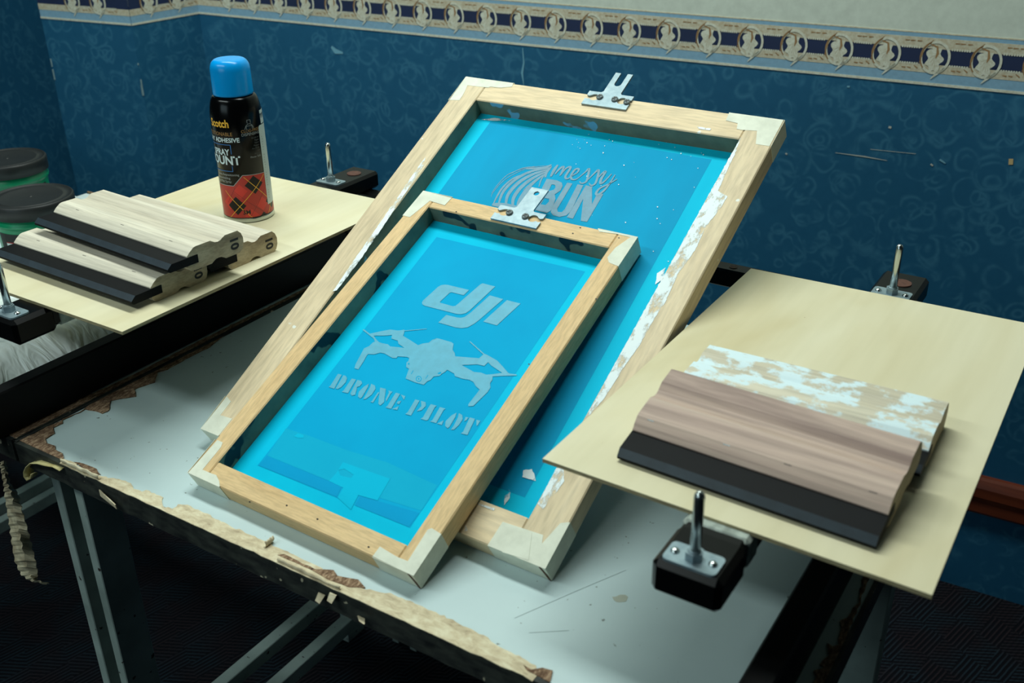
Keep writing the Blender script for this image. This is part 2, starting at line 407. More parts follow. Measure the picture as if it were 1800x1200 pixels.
wall('wall_column', cA, cB, phase=.03); bpy.data.objects['wall_column']['kind'] = 'structure'
wall('wall_return', cB, cD, phase=.05)
wall('wall_left', (-4.2, 1.61), (-2.266, 1.694), border=False, plain=True)
# scuffs on the back wall: plaster showing at a paper seam, chips, scratches
sb = MB()
def wpt(px, py):      # wall pixel -> (s, z)
    d = ray(px, py); x0, y0 = cD; dx, dy = 1, .049
    t = (y0 - .049 * x0) / (d.y - .049 * d.x); P = CAM + d * t
    return ((P.x - x0) * math.hypot(1, .049), P.z)
def scuff(pts, w, mi):
    sb.stroke([wpt(*p) for p in pts], w, 0, .0008, mi, wfn)
scuff([(919, 84), (921, 110), (918, 128), (921, 150)], [.002, .003, .005, .001], 0)
scuff([(921, 150), (920, 200)], .0006, 0)
scuff([(583, 82), (590, 90), (603, 93)], [.006, .012, .004], 0)
scuff([(1468, 268), (1520, 275), (1560, 282)], [.0008, .0022, .0008], 1); scuff([(1530, 262), (1610, 270)], .0009, 1)
scuff([(1652, 280), (1662, 287)], [.004, .002], 0); scuff([(1562, 223), (1567, 224)], .004, 1); scuff([(1773, 284), (1781, 284)], .010, 2)
scuff([(1636, 288), (1640, 291)], .003, 1); scuff([(1489, 152), (1494, 152)], .003, 0); scuff([(1381, 269), (1384, 271)], .003, 1)
sb.build('wallpaper_scuff', [simple('scuff_blue', (104, 158, 178), .8), simple('scuff_white', (170, 176, 168), .8), simple('scuff_tape', (196, 170, 120), .7)], wb)
for (y0_, y1_, P_, w_) in ((140, 152, cB, .004), (150, 168, cB, .008), (104, 118, (cA[0] + .004, cA[1]), .003), (122, 140, (cA[0] + .004, cA[1]), .005), (112, 116, cB, .003)):
    px_ = 250 if P_ is cB else 94
    za = aty(px_, y0_, P_[1]).z; zb9 = aty(px_, y1_, P_[1]).z
    m = MB(); m.box((P_[0] - w_ * .6, P_[1] - .0014, zb9), (P_[0] + .0012, P_[1] + .001, za), bev=.0008); m.build('wallpaper_chip', simple('plaster_chip', (120, 146, 150), .8), bpy.data.objects['wall_column'])
# dado rail
tr = MB(); Lw = 3.2; zt_, zb_ = .2636, .1842
prof = [(.0, zb_), (.010, zb_), (.014, zb_ + .006), (.014, zb_ + .036), (.018, zb_ + .040), (.018, zb_ + .060), (.012, zt_ - .005), (.008, zt_), (0, zt_)]
vs = [wfn(s_, z, w) for s_ in (0, Lw) for (w, z) in prof]; n = len(prof)
tr.add(vs, [(i, (i + 1) % n, (i + 1) % n + n, i + n) for i in range(n)] + [tuple(range(n)), tuple(range(2 * n - 1, n - 1, -1))])
tag(tr.build('trim_1', M_trim), kind='structure')
fl = MB(); fl.box((-4.5, -2.2, -.05), (2.2, 1.96, 0)); tag(fl.build('floor', M_carpet), kind='structure')

# ------------------------------------------------------------------ tables
def P2(pts, z): return [(lambda v: (v.x, v.y))(at(x, y, z)) for x, y in pts]
TX0, TX1, TY0, TY1 = -1.0157, -.1243, .5318, 1.2027
def leg_pair(mb_name, parent, x, y, flip=1):
    for dx in (0, .042):
        m = MB(); m.box((x + dx, y, 0), (x + dx + .012, y + .038, TZ - .0295), bev=.0015); m.build('leg', M_legp, parent)
tb = empty('work_table', ((TX0 + TX1) / 2, TY0, 0))
tb0 = Vector(tb.location)
def tchild(m, name, mats, lab=None):
    o = m.build(name, mats, tb); o.location = -tb0
    if lab: o['label'] = lab
    return o
m = MB(); m.box((TX0 + .003, TY0 + .003, TZ - .0285), (TX1 - .003, TY1, TZ)); tchild(m, 'tabletop', M_lam)
# edge band (lumpy black) along front, left, right
m = MB(); N = 90
for i in range(N):
    x0 = TX0 + (TX1 - TX0) * i / N; x1 = TX0 + (TX1 - TX0) * (i + 1) / N
    f = lambda x: .0012 * noise.noise((x * 40, 0, 0)) + .0008 * noise.noise((x * 140, 3, 0))
    vs = [(x0, TY0 - .001 + f(x0), TZ - .0270), (x1, TY0 - .001 + f(x1), TZ - .0270), (x1, TY0 - .001 + f(x1 + 5), TZ + .0004), (x0, TY0 - .001 + f(x0 + 5), TZ + .0004),
          (x0, TY0 + .004, TZ - .0270), (x1, TY0 + .004, TZ - .0270), (x1, TY0 + .004, TZ + .0004), (x0, TY0 + .004, TZ + .0004)]
    m.add(vs, [(0, 1, 2, 3), (3, 2, 6, 7), (0, 4, 5, 1)])
m.box((TX0 - .001, TY0, TZ - .0270), (TX0 + .003, TY1, TZ + .0015)); m.box((TX1 - .003, TY0, TZ - .0270), (TX1 + .001, TY1, TZ + .0008))
tchild(m, 'edge_band', M_edge)
# peeled cream paper left along the front edge
def decal(polys, z0, z1, amp=.0015, step=.006):
    m = MB()
    for i, p in enumerate(polys):
        q = rough(P2(p, TZ), amp, step, i * 3.3) if amp else P2(p, TZ); m.prism([q], TZ + z0, TZ + z1)
    return m
up = [(112, 807), (130, 813), (147, 825), (180, 838), (210, 843), (230, 850), (235, 860), (250, 865), (257, 862), (287, 875), (285, 883), (290, 893), (303, 895), (313, 887), (330, 888), (400, 922),
      (453, 947), (477, 957), (510, 973), (553, 993), (643, 1037), (687, 1043), (767, 1077), (850, 1117), (877, 1137), (913, 1153), (960, 1185), (1010, 1205), (1060, 1235)]
front = [(lambda u: (u.x, u.y))(Vector((x, TY0 - .0005))) for x in [TX0 + .02 + (i / 40) * (.62) for i in range(41)]]
q = rough(P2(up, TZ) + [(.3, 3.0)], .0028, .004, 2); q = [p for p in q if TY0 + .001 < p[1] < .593 and p[0] < -.325]; q = q[:next((i for i in range(1, len(q)) if q[i][0] < q[i - 1][0] - .05), len(q))]
m = MB(); lo = [(x, TY0 - .0015 + .0015 * noise.noise((x * 60, 2, 2))) for x in [q[-1][0] + (q[0][0] + .004 - q[-1][0]) * i / 60 for i in range(61)]]
m.prism([q[:-0 or None] + lo], TZ + .0001, TZ + .0009); tchild(m, 'peeled_paper', M_peel, 'cream torn paper strip along the front edge')
# bare chipboard patches
pz8 = lambda L: [(x / 4, 600 + y / 4) for x, y in L]
big_patch = pz8([(150, 748), (110, 715), (200, 670), (240, 655), (330, 605), (430, 562), (560, 502), (640, 445), (760, 375), (900, 280), (1000, 218), (1200, 108), (1500, -60), (1600, -110), (1590, -60), (1480, 40), (1300, 130), (1180, 200), (1110, 220), (1090, 290),
     (980, 325), (945, 340), (955, 390), (890, 400), (780, 420), (765, 490), (720, 510), (660, 490), (600, 480), (560, 505), (440, 550), (440, 580), (375, 610), (385, 650), (320, 690), (330, 720), (390, 740), (390, 765), (440, 790), (450, 820), (430, 868), (380, 858), (260, 800)])
z6 = lambda L: [(400 + x / 3, 850 + y / 3) for x, y in L]
p1 = z6([(265, 380), (300, 375), (370, 410), (460, 455), (560, 460), (580, 490), (630, 500), (690, 510), (727, 553), (640, 550), (560, 520), (480, 480), (400, 440)])
p2 = z6([(1560, 960), (1600, 985), (1660, 975), (1715, 990), (1705, 1035), (1690, 1060), (1640, 1020), (1580, 990)])
p3 = [(130, 813), (147, 816), (163, 822), (177, 835), (160, 831), (143, 821)]
r5 = lambda L: [(1300 + x / 4.616, 940 + y / 4.616) for x, y in L]
p4 = r5([(1020, 320), (990, 370), (1000, 420), (975, 440), (965, 560), (915, 600), (870, 680), (815, 700), (825, 760), (800, 850), (800, 900), (750, 910), (710, 885), (720, 990), (650, 1060), (690, 1080), (600, 1110), (620, 1160), (590, 1215), (700, 1215), (850, 870), (955, 600), (1060, 350)])
for pp in (big_patch, p1, p2, p3, p4):
    m = decal([pp], .0002, .0007, .002, .006)
    for v in range(len(m.v)):
        x, y, z = m.v[v]; m.v[v] = (min(max(x, TX0 + .003), TX1 - .003), max(y, TY0 + .004), z + .0006 if z > TZ + .0006 else z)
    tchild(m, 'bare_chipboard', M_chip, 'brown chipboard showing where the laminate has torn off')
# curls of paper and tape
def curl(name, p0, p1, w, r, turns, mat, par, thick=.0005, fn=None):
    """strip running p0->p1 whose width curls with radius r"""
    p0 = Vector(p0); p1 = Vector(p1); d = (p1 - p0).normalized(); up_ = Vector((0, 0, 1)); sd = d.cross(up_).normalized(); mb = MB(); N = 10; K = 10; g = []
    for i in range(K + 1):
        c = p0.lerp(p1, i / K) + up_ * .0008 * math.sin(i * 2.1)
        row = []
        for j in range(N + 1):
            a = turns * 2 * PI * j / N; rr = r * (1 + .2 * noise.noise((i * .5, j * .4, p0.x * 9)))
            row.append(c + sd * (rr * math.sin(a)) + up_ * (rr * (1 - math.cos(a))))
        g.append(row)
    vs = [v for r_ in g for v in r_]; fs = [(i * (N + 1) + j, i * (N + 1) + j + 1, (i + 1) * (N + 1) + j + 1, (i + 1) * (N + 1) + j) for i in range(K) for j in range(N)]
    mb.add(vs, fs, 0, True); o = mb.build(name, mat, par); md = o.modifiers.new('s', 'SOLIDIFY'); md.thickness = thick
    if par: o.location = -Vector(par.location)
    return o
yel = simple('yellowed_tape', (206, 196, 140), .55, var=.15, scale=60, c2=(176, 160, 104))
rb = [aty(px, py, TY0 - .003) for px, py in ((110, 824), (98, 818), (84, 814), (70, 811), (58, 812), (50, 817), (46, 826), (47, 836), (52, 842), (59, 838), (60, 832))]
m = MB(); wd9 = [.010, .011, .012, .013, .013, .014, .014, .013, .012, .010, .008]
m.add([p + Vector((0, k * w_ - .004, .0008 * math.sin(i * 2 + k * 3))) for i, (p, w_) in enumerate(zip(rb, wd9)) for k in (0, .5, 1)], [(i * 3 + k, i * 3 + k + 1, i * 3 + k + 4, i * 3 + k + 3) for i in range(len(rb) - 1) for k in (0, 1)], 0, True)
o = tchild(m, 'curled_tape', yel, 'yellowed tape curling off the corner'); md = o.modifiers.new('s', 'SOLIDIFY'); md.thickness = .001
curl('curled_paper', at(112, 812, TZ + .0005), at(178, 842, TZ + .0005), .01, .0035, .4, M_peel, tb)
curl('curled_paper', at(463, 962, TZ + .0005), at(478, 950, TZ + .0005), .01, .004, .4, M_peel, tb)
curl('curled_paper', at(490, 985, TZ + .0005), at(600, 1036, TZ + .0005), .01, .0022, .45, M_peel, tb)
for (a, b) in (((565, 1044), (562, 1056)), ((585, 1044), (583, 1056)), ((634, 1085), (640, 1092)), ((175, 866), (207, 888))):
    p = aty(*a, TY0 - .004); q_ = aty(*b, TY0 - .006); m = MB(); s_ = Vector((.004, 0, 0)) if a[0] > 300 else Vector((.0, 0, .004))
    m.add([p - s_, p + s_, q_ + s_ * .6 + Vector((0, -.003, 0)), q_ - s_ + Vector((0, -.002, 0)), p - s_ + Vector((0, .001, 0)), p + s_ + Vector((0, .001, 0)), q_ + s_ * .6 + Vector((0, -.002, 0)), q_ - s_ + Vector((0, -.001, 0))],
          [(0, 1, 2, 3), (7, 6, 5, 4), (0, 4, 5, 1), (1, 5, 6, 2), (2, 6, 7, 3), (3, 7, 4, 0)])
    tchild(m, 'paper_scrap', M_peel)
# stains on the laminate
m = decal([[(1076, 1049), (1090, 1045), (1104, 1049), (1100, 1057), (1084, 1058)]], .00005, .0002, .004, .003); tchild(m, 'stain', simple('tea_stain', (178, 184, 168), .5, var=.1))
m = MB()
for a, b in (((905, 1086), (1010, 1040)), ((1010, 1040), (1100, 1002)), ((930, 1112), (1000, 1108))):
    m.stroke(P2([a, b], TZ), .0004, 0, TZ + .0002)
tchild(m, 'scratch', simple('scratch_grey', (130, 146, 146), .6))
# legs and stretchers
for (x, y) in ((-.9986, .5523), (-.9986, 1.117)):
    for dx in (0, .041):
        m = MB(); m.box((x + dx, y, 0), (x + dx + .0148, y + .0456, TZ - .0295), bev=.001); tchild(m, 'leg', M_legp)
for (x, y, w) in ((-.171, .912, .0433), (-.1824, .6555, .0296)):
    m = MB(); m.box((x, y, 0), (x + w, y + .03, TZ - .0295), bev=.001); tchild(m, 'leg', M_legp)
for x in (-.9827, -.9143):
    m = MB(); m.box((x - .009, .34, .2244), (x + .0115, 1.163, .2472), bev=.001); tchild(m, 'stretcher', M_legp)
m = MB(); m.box((-.98, 1.14, .19), (-.15, 1.163, .218), bev=.001); tchild(m, 'stretcher', M_legp)
tag(tb, 'worn grey laminate table with torn front edge under the two blue screens', 'table')

# second table, left
t2 = empty('side_table', (-1.71, .547, 0)); t20 = Vector(t2.location)
def t2child(m, name, mats, lab=None):
    o = m.build(name, mats, t2); o.location = -t20
    if lab: o['label'] = lab
    return o
m = MB(); m.box((-2.4, .5358, TZ - .0285), (TX0 - .006, 1.123, TZ)); t2child(m, 'tabletop', M_lam)
m = MB(); m.box((-2.4, .5312, TZ - .0270), (TX0 - .004, .5362, TZ + .0006)); m.box((TX0 - .006, .5312, TZ - .0270), (TX0 - .0035, 1.123, TZ + .0006)); t2child(m, 'edge_band', M_edge)
bp = pz8([(72, 686), (200, 602), (230, 590), (290, 580), (300, 556), (330, 532), (390, 516), (410, 500), (450, 470), (560, 435), (620, 400), (700, 378), (740, 345), (800, 320), (960, 232), (1100, 150), (1300, 40), (1500, -60), (1500, -90), (1300, 0), (1080, 112), (760, 318), (560, 445), (400, 540), (130, 690)])
bp = [(x, y) for x, y in bp]
m = MB(); m.prism([rough([(-1.083, .5366), (TX0 - .0062, .5366), (TX0 - .0062, 1.11), (-1.0306, 1.11), (-1.0283, .969), (-1.031, .82), (-1.0294, .707), (-1.0328, .65), (-1.06, .593)], .0012, .006, 4)], TZ + .0001, TZ + .0009)
t2child(m, 'bare_chipboard', M_chip)
for x, y in ((-1.676, .57), (-1.63, .57), (-2.34, .57), (-2.34, 1.07), (-1.08, 1.07)):
    if True:
        m = MB(); m.box((x, y, 0), (x + .0148, y + .0456, TZ - .0295), bev=.001); t2child(m, 'leg', M_legp)
for x in (-1.676, -1.6245):
    m = MB(); m.box((x - .007, .34, .2244), (x + .0114, 1.10, .2472), bev=.001); t2child(m, 'stretcher', M_legp)
# crinkled strip of edging hanging off the corner
cl = [((5, 812), 4), ((8, 830), 5), ((12, 850), 5), ((20, 868), 11), ((26, 895), 13), ((33, 925), 15), ((38, 955), 16), ((45, 985), 18), ((52, 1008), 15), ((58, 1020), 5), ((84, 1026), 2)]
m = MB(); rows = []
for i, ((x, y), w) in enumerate(cl):
    p0 = aty(x - w, y, .5267 - .004 * math.sin(i)); p1 = aty(x, y - 2, .5221 + .004 * math.sin(i * 1.7)); p2_ = aty(x + w, y, .529 + .003 * math.cos(i * 2.2)); rows.append((p0, p1, p2_))
fine = []
for i in range(len(rows) - 1):
    for j in range(6):
        t = j / 6; fine.append([rows[i][k].lerp(rows[i + 1][k], t) + Vector((.0006 * math.sin((i * 6 + j) * 2.3), .0010 * math.sin((i * 6 + j) * 1.9 + k), 0)) for k in range(3)])
fine.append(list(rows[-1])); vs = [v for r_ in fine for v in r_]
m.add(vs, [(i * 3 + k, i * 3 + k + 1, i * 3 + k + 4, i * 3 + k + 3) for i in range(len(fine) - 1) for k in (0, 1)], 0, False)
o = t2child(m, 'hanging_edging', simple('old_cream_tape', (196, 186, 156), .6, var=.3, scale=60, c2=(140, 124, 96), bump=.5), 'crinkled cream strip peeling off the corner')
md = o.modifiers.new('s', 'SOLIDIFY'); md.thickness = .0008
tag(t2, 'grey table at the left edge carrying the green tubs and plastic bag', 'table')

# ------------------------------------------------------------------ steel press frame
pf = empty('press_frame', (-.53, .8, TZ)); pf0 = Vector(pf.location)
def pchild(m, name, mats, lab=None, par=None):
    o = m.build(name, mats, par or pf); o.location = -pf0 if par is None else (0, 0, 0)
    if lab: o['label'] = lab
    return o
AZ1, AZ0 = .8999, .8749
m = MB(); m.box((-1.0534, .137, TZ + .0016), (-1.0317, 1.129, .8052), bev=.002); pchild(m, 'rail', M_black)
m = MB(); m.box((-.1699, .137, TZ + .0012), (-.1459, 1.129, .8052), bev=.002); pchild(m, 'rail', M_black)
m = MB(); m.box((-1.06, 1.130, AZ0 - .024), (-.10, 1.154, AZ0 - .0005), bev=.002); cb = pchild(m, 'crossbar', M_blackg)
m = MB(); hp = at(1288, 470, AZ0); m.cyl((hp.x, 1.142, AZ0 - .003), (hp.x, 1.142, AZ0 + .0002), .005, n=24); pchild(m, 'bolt_hole', M_rust, 'dark round hole plug')
for x in (-1.0534, -.1699):
    m = MB(); m.box((x, 1.1302, TZ + .001), (x + .022, 1.1538, AZ0 - .0245), bev=.002); pchild(m, 'post', M_black)
# prop behind the large screen
m = MB(); m.box((-.645, .913, TZ), (-.622, .936, TZ + .1425), bev=.001); m.box((-.565, .913, TZ), (-.542, .936, TZ + .1425), bev=.001); m.box((-.68, .913, TZ + .122), (-.50, .930, TZ + .1425), bev=.001); pchild(m, 'prop', M_black)
def bevbox(m, a, b, r=.003): m.box(a, b, bev=r)
for side, xc, yf, yb in (('L', -1.0145, .549, 1.166), ('R', -.2115, .548, 1.169)):
    m = MB(); bevbox(m, (xc - .0255, yf, AZ0), (xc + .0255, yb, AZ1), .004)
    arm = pchild(m, 'arm', M_blackg)
    m = MB(); bevbox(m, (xc - .0265, yf + .052, AZ0 - .001), (xc + .0265, yf + .076, AZ1 + .0012), .003)
    o = pchild(m, 'tape_wrap', simple('grey_tape_%s' % side, (176, 186, 176), .8, var=.3, scale=90, c2=(120, 128, 120), bump=.4), 'pale dirty tape wound round the arm')
    m = MB(); bevbox(m, (xc - .0268, yf - .0012, AZ0 - .0045), (xc + .0268, yf + .0505, AZ1 + .0002), .0045); pchild(m, 'end_cap', M_capb, 'glossy black end sleeve')
    m = MB(); m.cyl((xc + .002, 1.1355, AZ1 - .001), (xc + .002, 1.1355, AZ1 + .0012), .0105, n=28); pchild(m, 'bolt_cap', M_rust, 'rusty brown bolt cap')
    for ypin in (yf + .0135, 1.098 if side == 'R' else 1.086):
        m = MB(); hw, hd = .0205, .0115; z0, z1 = AZ1, AZ1 + .0022
        r = .004; pts = []
        for (sx, sy, a0) in ((1, 1, 0), (-1, 1, 90), (-1, -1, 180), (1, -1, 270)):
            for k in range(4):
                a = math.radians(a0 + k * 30); pts.append((xc + sx * (hw - r) + r * math.cos(a), ypin + sy * (hd - r) + r * math.sin(a)))
        m.prism([pts], z0, z1); pl = pchild(m, 'pin_plate', M_zinc)
        m = MB(); m.cyl((xc, ypin, z1), (xc, ypin, z1 + .0065), .0068, n=6, smooth=False); m.cyl((xc, ypin, z1 + .0065), (xc, ypin, z1 + .008), .0052, .0045, n=16); pchild(m, 'nut', M_zinc)
        m = MB(); m.lathe([(.0001, 0), (.0040, 0), (.0040, .050), (.0036, .0525), (.0024, .0545), (.0001, .0552)], 20, c=(xc + .0005, ypin, z1 + .0022)); pchild(m, 'registration_pin', M_steel)
        for sx in (-1, 1):
            m = MB(); m.lathe([(.0034, 0), (.0032, .0012), (.002, .0022), (.0001, .0026)], 14, c=(xc + sx * .0145, ypin, z1)); pchild(m, 'rivet', M_steel)
tag(pf, 'black steel press frame of rails and arms with upright metal pins', 'press frame')

# ------------------------------------------------------------------ plywood boards
for (cs, lab) in ((((-1.172, .590), (-.862, .590), (-.862, 1.053), (-1.172, 1.053)), 'pale plywood board on the left holding the spray can and three squeegees'),
                  (((-.3680, .613), (-.0590, .607), (-.0605, 1.089), (-.3675, 1.082)), 'pale plywood board on the right holding two squeegees')):
    m = MB(); cx = sum(p[0] for p in cs) / 4; cy = sum(p[1] for p in cs) / 4
    lo = [(p[0] - cx, p[1] - cy) for p in cs]
    m.prism([lo], .0, .0035, 1); m.prism([lo], .0033, .0036, 0)
    o = m.build('plywood_board', [M_ply, M_plyedge]); o.location = (cx, cy, AZ1 + .0002); tag(o, lab, 'board', 'plywood boards on the press arms')
BOARD = AZ1 + .0038

# ------------------------------------------------------------------ screens
def clipmesh(u0, u1, v0, v1, s0, s1, vt, slot):
    """T-shaped hinge plate with two side keyholes"""
    uc = (u0 + u1) / 2; vm = (v0 + v1) / 2 + .0015
    def key(side):
        e = u0 if side < 0 else u1; cx_ = e - side * .0105; pts = []
        pts.append((e, vm + .0028))
        pts.append((e - side * .003, vm + .0014)); pts.append((e - side * .0055, vm + .0026))
        for k in range(11):
            a = math.radians(60 + k * 240 / 10); pts.append((cx_ + side * .0055 * math.cos(a), vm + .0050 * math.sin(a)))
        pts.append((e - side * .0055, vm - .0026)); pts.append((e - side * .003, vm - .0034)); pts.append((e, vm - .0026)); return pts
    L = key(-1); Rr = key(1)
    out = [(u0, v0), (u1, v0)] + Rr[::-1] + [(u1, v1), (s1 + .002, v1)] + [(s1, v1 + .002)]
    if slot:
        out += [(s1, vt)]; out += [(uc + .0042, vt), (uc + .0042, vt - .016)]
        for k in range(7): a = -PI * k / 6; out.append((uc + .0042 * math.cos(a), vt - .017 + .0042 * math.sin(a)))
        out += [(uc - .0042, vt - .016), (uc - .0042, vt)]
        out += [(s0, vt)]
        holes = []
    else:
        out += [(s1, vt), (s0, vt)]
        holes = [[((s0 + s1) / 2 + .0031 * math.cos(t), vt - .0075 + .0031 * math.sin(t)) for t in [2 * PI * k / 16 for k in range(16)]]]
    out += [(s0, v1 + .002), (s0 - .002, v1), (u0, v1)] + L
    return [out] + holes
def screen(name, p, bar, mats, lab):
    x, y, yaw, lean, W_, L, t = p
    rot = Matrix.Rotation(yaw, 4, 'Z') @ Matrix.Rotation(lean, 4, 'X')
    root = empty(name); root.matrix_world = Matrix.Translation((x, y, TZ)) @ rot
    inv = rot.to_3x3().transposed(); org = Vector((x, y, TZ))
    def on(px, py, w):
        d = inv @ ray(px, py); o = inv @ (CAM - org); k = (w - o.z) / d.z; q = o + d * k; return (q.x, q.y)
    mh, mv, mi_ = mats
    e = .0008; g = .0003
    def barmesh(nm, a, b, inner_faces, mt):
        m = MB(); m.box(a, b, bev=.0012)
        o = m.build(nm, [mt, mi_], root)
        for pl in o.data.polygons:
            n_ = pl.normal
            for ax, sg in inner_faces:
                if n_[ax] * sg > .9: pl.material_index = 1
        return o
    barmesh('stile', (0, 0, 0), (bar, L, t), [(0, 1)], mv); barmesh('stile', (W_ - bar, 0, 0), (W_, L, t), [(0, -1)], mv)
    barmesh('end_rail', (bar + .0002, .0002, .0001), (W_ - bar - .0002, bar, t - .0002), [(1, 1)], mh); barmesh('end_rail', (bar + .0002, L - bar, .0001), (W_ - bar - .0002, L - .0002, t - .0002), [(1, -1)], mh)
    tag(root, lab, 'screen'); return root, on
MW = .0014     # height of the stretched mesh above the frame back
# ---- small screen
SP = (-0.7719, 0.5814, -0.0261, 0.4325, 0.3000, 0.4498, 0.0241)
ss, on = screen('screen_printing_frame', SP, .0237, (M_frameS, M_frameSv, M_innerS), 'smaller screen printing frame with drone stencil, leaning on the larger screen')
W_, L, t = SP[4:]
m = MB(); m.box((.006, .006, -.0004), (W_ - .006, L - .006, MW)); fab = m.build('mesh_fabric', M_meshS, ss)
def flat(m, loops, w, on_, mi=0): m.prism([[on_(*p, w) for p in lp] for lp in loops], w, w, mi, side=False)
def layer(par, name, mat, loops_list, w, on_, lab=None, amp=0):
    m = MB()
    for loops in loops_list:
        L_ = [[on_(*p, w) for p in lp] for lp in loops]
        if amp: L_ = [rough(lp, amp, amp * 3, len(loops_list)) for lp in L_]
        fl_ = [p for l in L_ for p in l]
        tris = tessellate_polygon([[Vector((p[0], p[1], 0)) for p in l] for l in L_])
        fs = []
        for tt in tris:
            a, b, c = (fl_[i] for i in tt); cr = (b[0] - a[0]) * (c[1] - a[1]) - (b[1] - a[1]) * (c[0] - a[0])
            fs.append(tuple(tt) if cr > 0 else (tt[0], tt[2], tt[1]))
        m.add([(p[0], p[1], w) for p in fl_], fs)
    me = bpy.data.meshes.new(name); me.from_pydata(m.v, [], m.f); me.materials.append(mat); o = bpy.data.objects.new(name, me); C.objects.link(o); o.parent = par
    if lab: o['label'] = lab
    return o
layer(fab, 'emulsion', M_emS, [[[(767.5, 416.5), (1028.6, 477), (720.8, 927.5), (452.5, 817.8)]]], MW + .0001, on)
z4 = lambda L_: [(400 + x / 4.286, 700 + y / 4.286) for x, y in L_]
layer(fab, 'painted_see_through', M_band, [[z4([(440, 225), (640, 290), (900, 390), (1200, 480), (1580, 655), (1460, 845), (1150, 750), (860, 660), (300, 430)])]], MW + .0002, on)  # bar and clip showing through the mesh from behind, painted as flat tints
for q9 in ([(295, 432), (860, 662), (825, 742), (232, 503)], [(1000, 735), (1445, 862), (1368, 968), (962, 806)]): layer(fab, 'painted_see_through', M_bandd, [[z4(q9)]], MW + .0003, on)
layer(fab, 'painted_see_through', M_bandl, [[z4([(870, 480), (1225, 605), (1130, 768), (985, 728), (930, 838), (828, 745), (872, 672), (765, 622), (820, 560)]), z4([(835, 540), (880, 530), (950, 575), (930, 600), (850, 580)])],
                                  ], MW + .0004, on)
layer(fab, 'painted_see_through', M_bandl, [[z4([(500, 285), (530, 262), (575, 275), (570, 298), (530, 298)])]], MW + .0004, on)
zd = lambda L_: [(730 + x / 9, 480 + y / 9) for x, y in L_]
layer(fab, 'logo_lettering', M_sten, [[zd([(470, 180), (520, 186), (850, 265), (765, 348), (575, 301), (545, 308), (392, 450), (390, 462), (405, 470), (590, 522), (630, 518), (660, 498), (1030, 175), (1065, 160), (1265, 210), (860, 590), (800, 630), (730, 648), (660, 645), (150, 515), (115, 495), (105, 465), (125, 430), (360, 215), (410, 188)])],
    [zd([(490, 660), (660, 700), (720, 706), (780, 692), (880, 620), (1180, 350), (1390, 410), (1010, 740), (930, 800), (830, 855), (740, 868), (640, 858), (365, 780)])],
    [zd([(1450, 425), (1665, 480), (1290, 825), (1075, 765)])]], MW + .0005, on, 'letters dji in grey open mesh')
a2 = lambda L_: [(610 + x / 10, 560 + y / 10) for x, y in L_]; a3 = lambda L_: [(750 + x / 8.889, 590 + y / 8.889) for x, y in L_]
outl = a2([(400, 262), (620, 215), (760, 190), (900, 207), (960, 200), (1000, 190), (1015, 205), (1400, 173), (1400, 181), (1010, 218), (1000, 260), (985, 300), (1100, 370), (1250, 465), (1330, 435), (1440, 420), (1500, 370), (1590, 340)]) + \
    a3([(40, 100), (150, 38), (200, 45), (390, 100), (420, 125), (405, 220), (440, 270), (445, 320), (820, 350), (885, 292), (668, 93), (680, 84), (900, 280), (930, 290), (1100, 385), (1190, 480), (1270, 575), (1300, 590), (1405, 603), (1405, 620), (1180, 625), (1030, 635), (1025, 690), (990, 740), (995, 810), (950, 880), (730, 1095), (650, 1100), (650, 1070), (830, 840), (770, 790), (730, 720), (660, 685), (560, 670), (440, 630), (430, 590), (320, 530), (290, 560), (240, 590), (200, 625), (110, 635), (60, 690), (0, 715)]) + \
    a2([(1430, 1080), (1350, 1160), (1200, 1120), (1030, 1050), (1060, 960), (1090, 880), (1040, 850), (1045, 770), (1080, 740), (1095, 690), (1050, 670), (890, 660), (870, 690), (800, 690), (730, 650), (660, 610), (580, 595), (480, 625), (370, 620), (345, 650), (290, 750), (200, 890), (130, 870), (150, 800), (300, 520), (390, 480), (450, 420), (490, 400), (465, 345), (275, 200), (285, 186), (305, 190)])
hole1 = a2([(470, 300), (520, 370), (560, 410), (620, 430), (720, 450), (760, 485), (1010, 512), (905, 440), (890, 385), (780, 350), (790, 285), (650, 297), (520, 296)])
hole2 = a3([(545, 457), (790, 445), (900, 470), (960, 412), (1010, 465), (1180, 578), (1030, 600), (930, 606), (850, 575), (740, 565)])
layer(fab, 'drone_stencil', M_sten, [[outl, hole1, hole2]], MW + .0006, on, 'drone silhouette in grey open mesh')
ring = lambda cx, cy, r: [(cx + r * math.cos(i * PI / 8), cy + r * math.sin(i * PI / 8)) for i in range(16)]
layer(fab, 'drone_detail', M_emS, [[a2(ring(1260, 1055, 52)), a2(ring(1260, 1055, 38))], [a2(ring(1260, 1055, 14))], [a2([(1160, 905), (1170, 912), (1130, 975), (1122, 968)])], [a2([(1420, 985), (1430, 992), (1385, 1055), (1377, 1048)])],
      [a2(ring(1085, 790, 16))], [a3([(165, 585), (220, 560), (230, 585), (190, 600)])]], MW + .0007, on)
zt = lambda L_: [(560 + x / 6, 640 + y / 6) for x, y in L_]
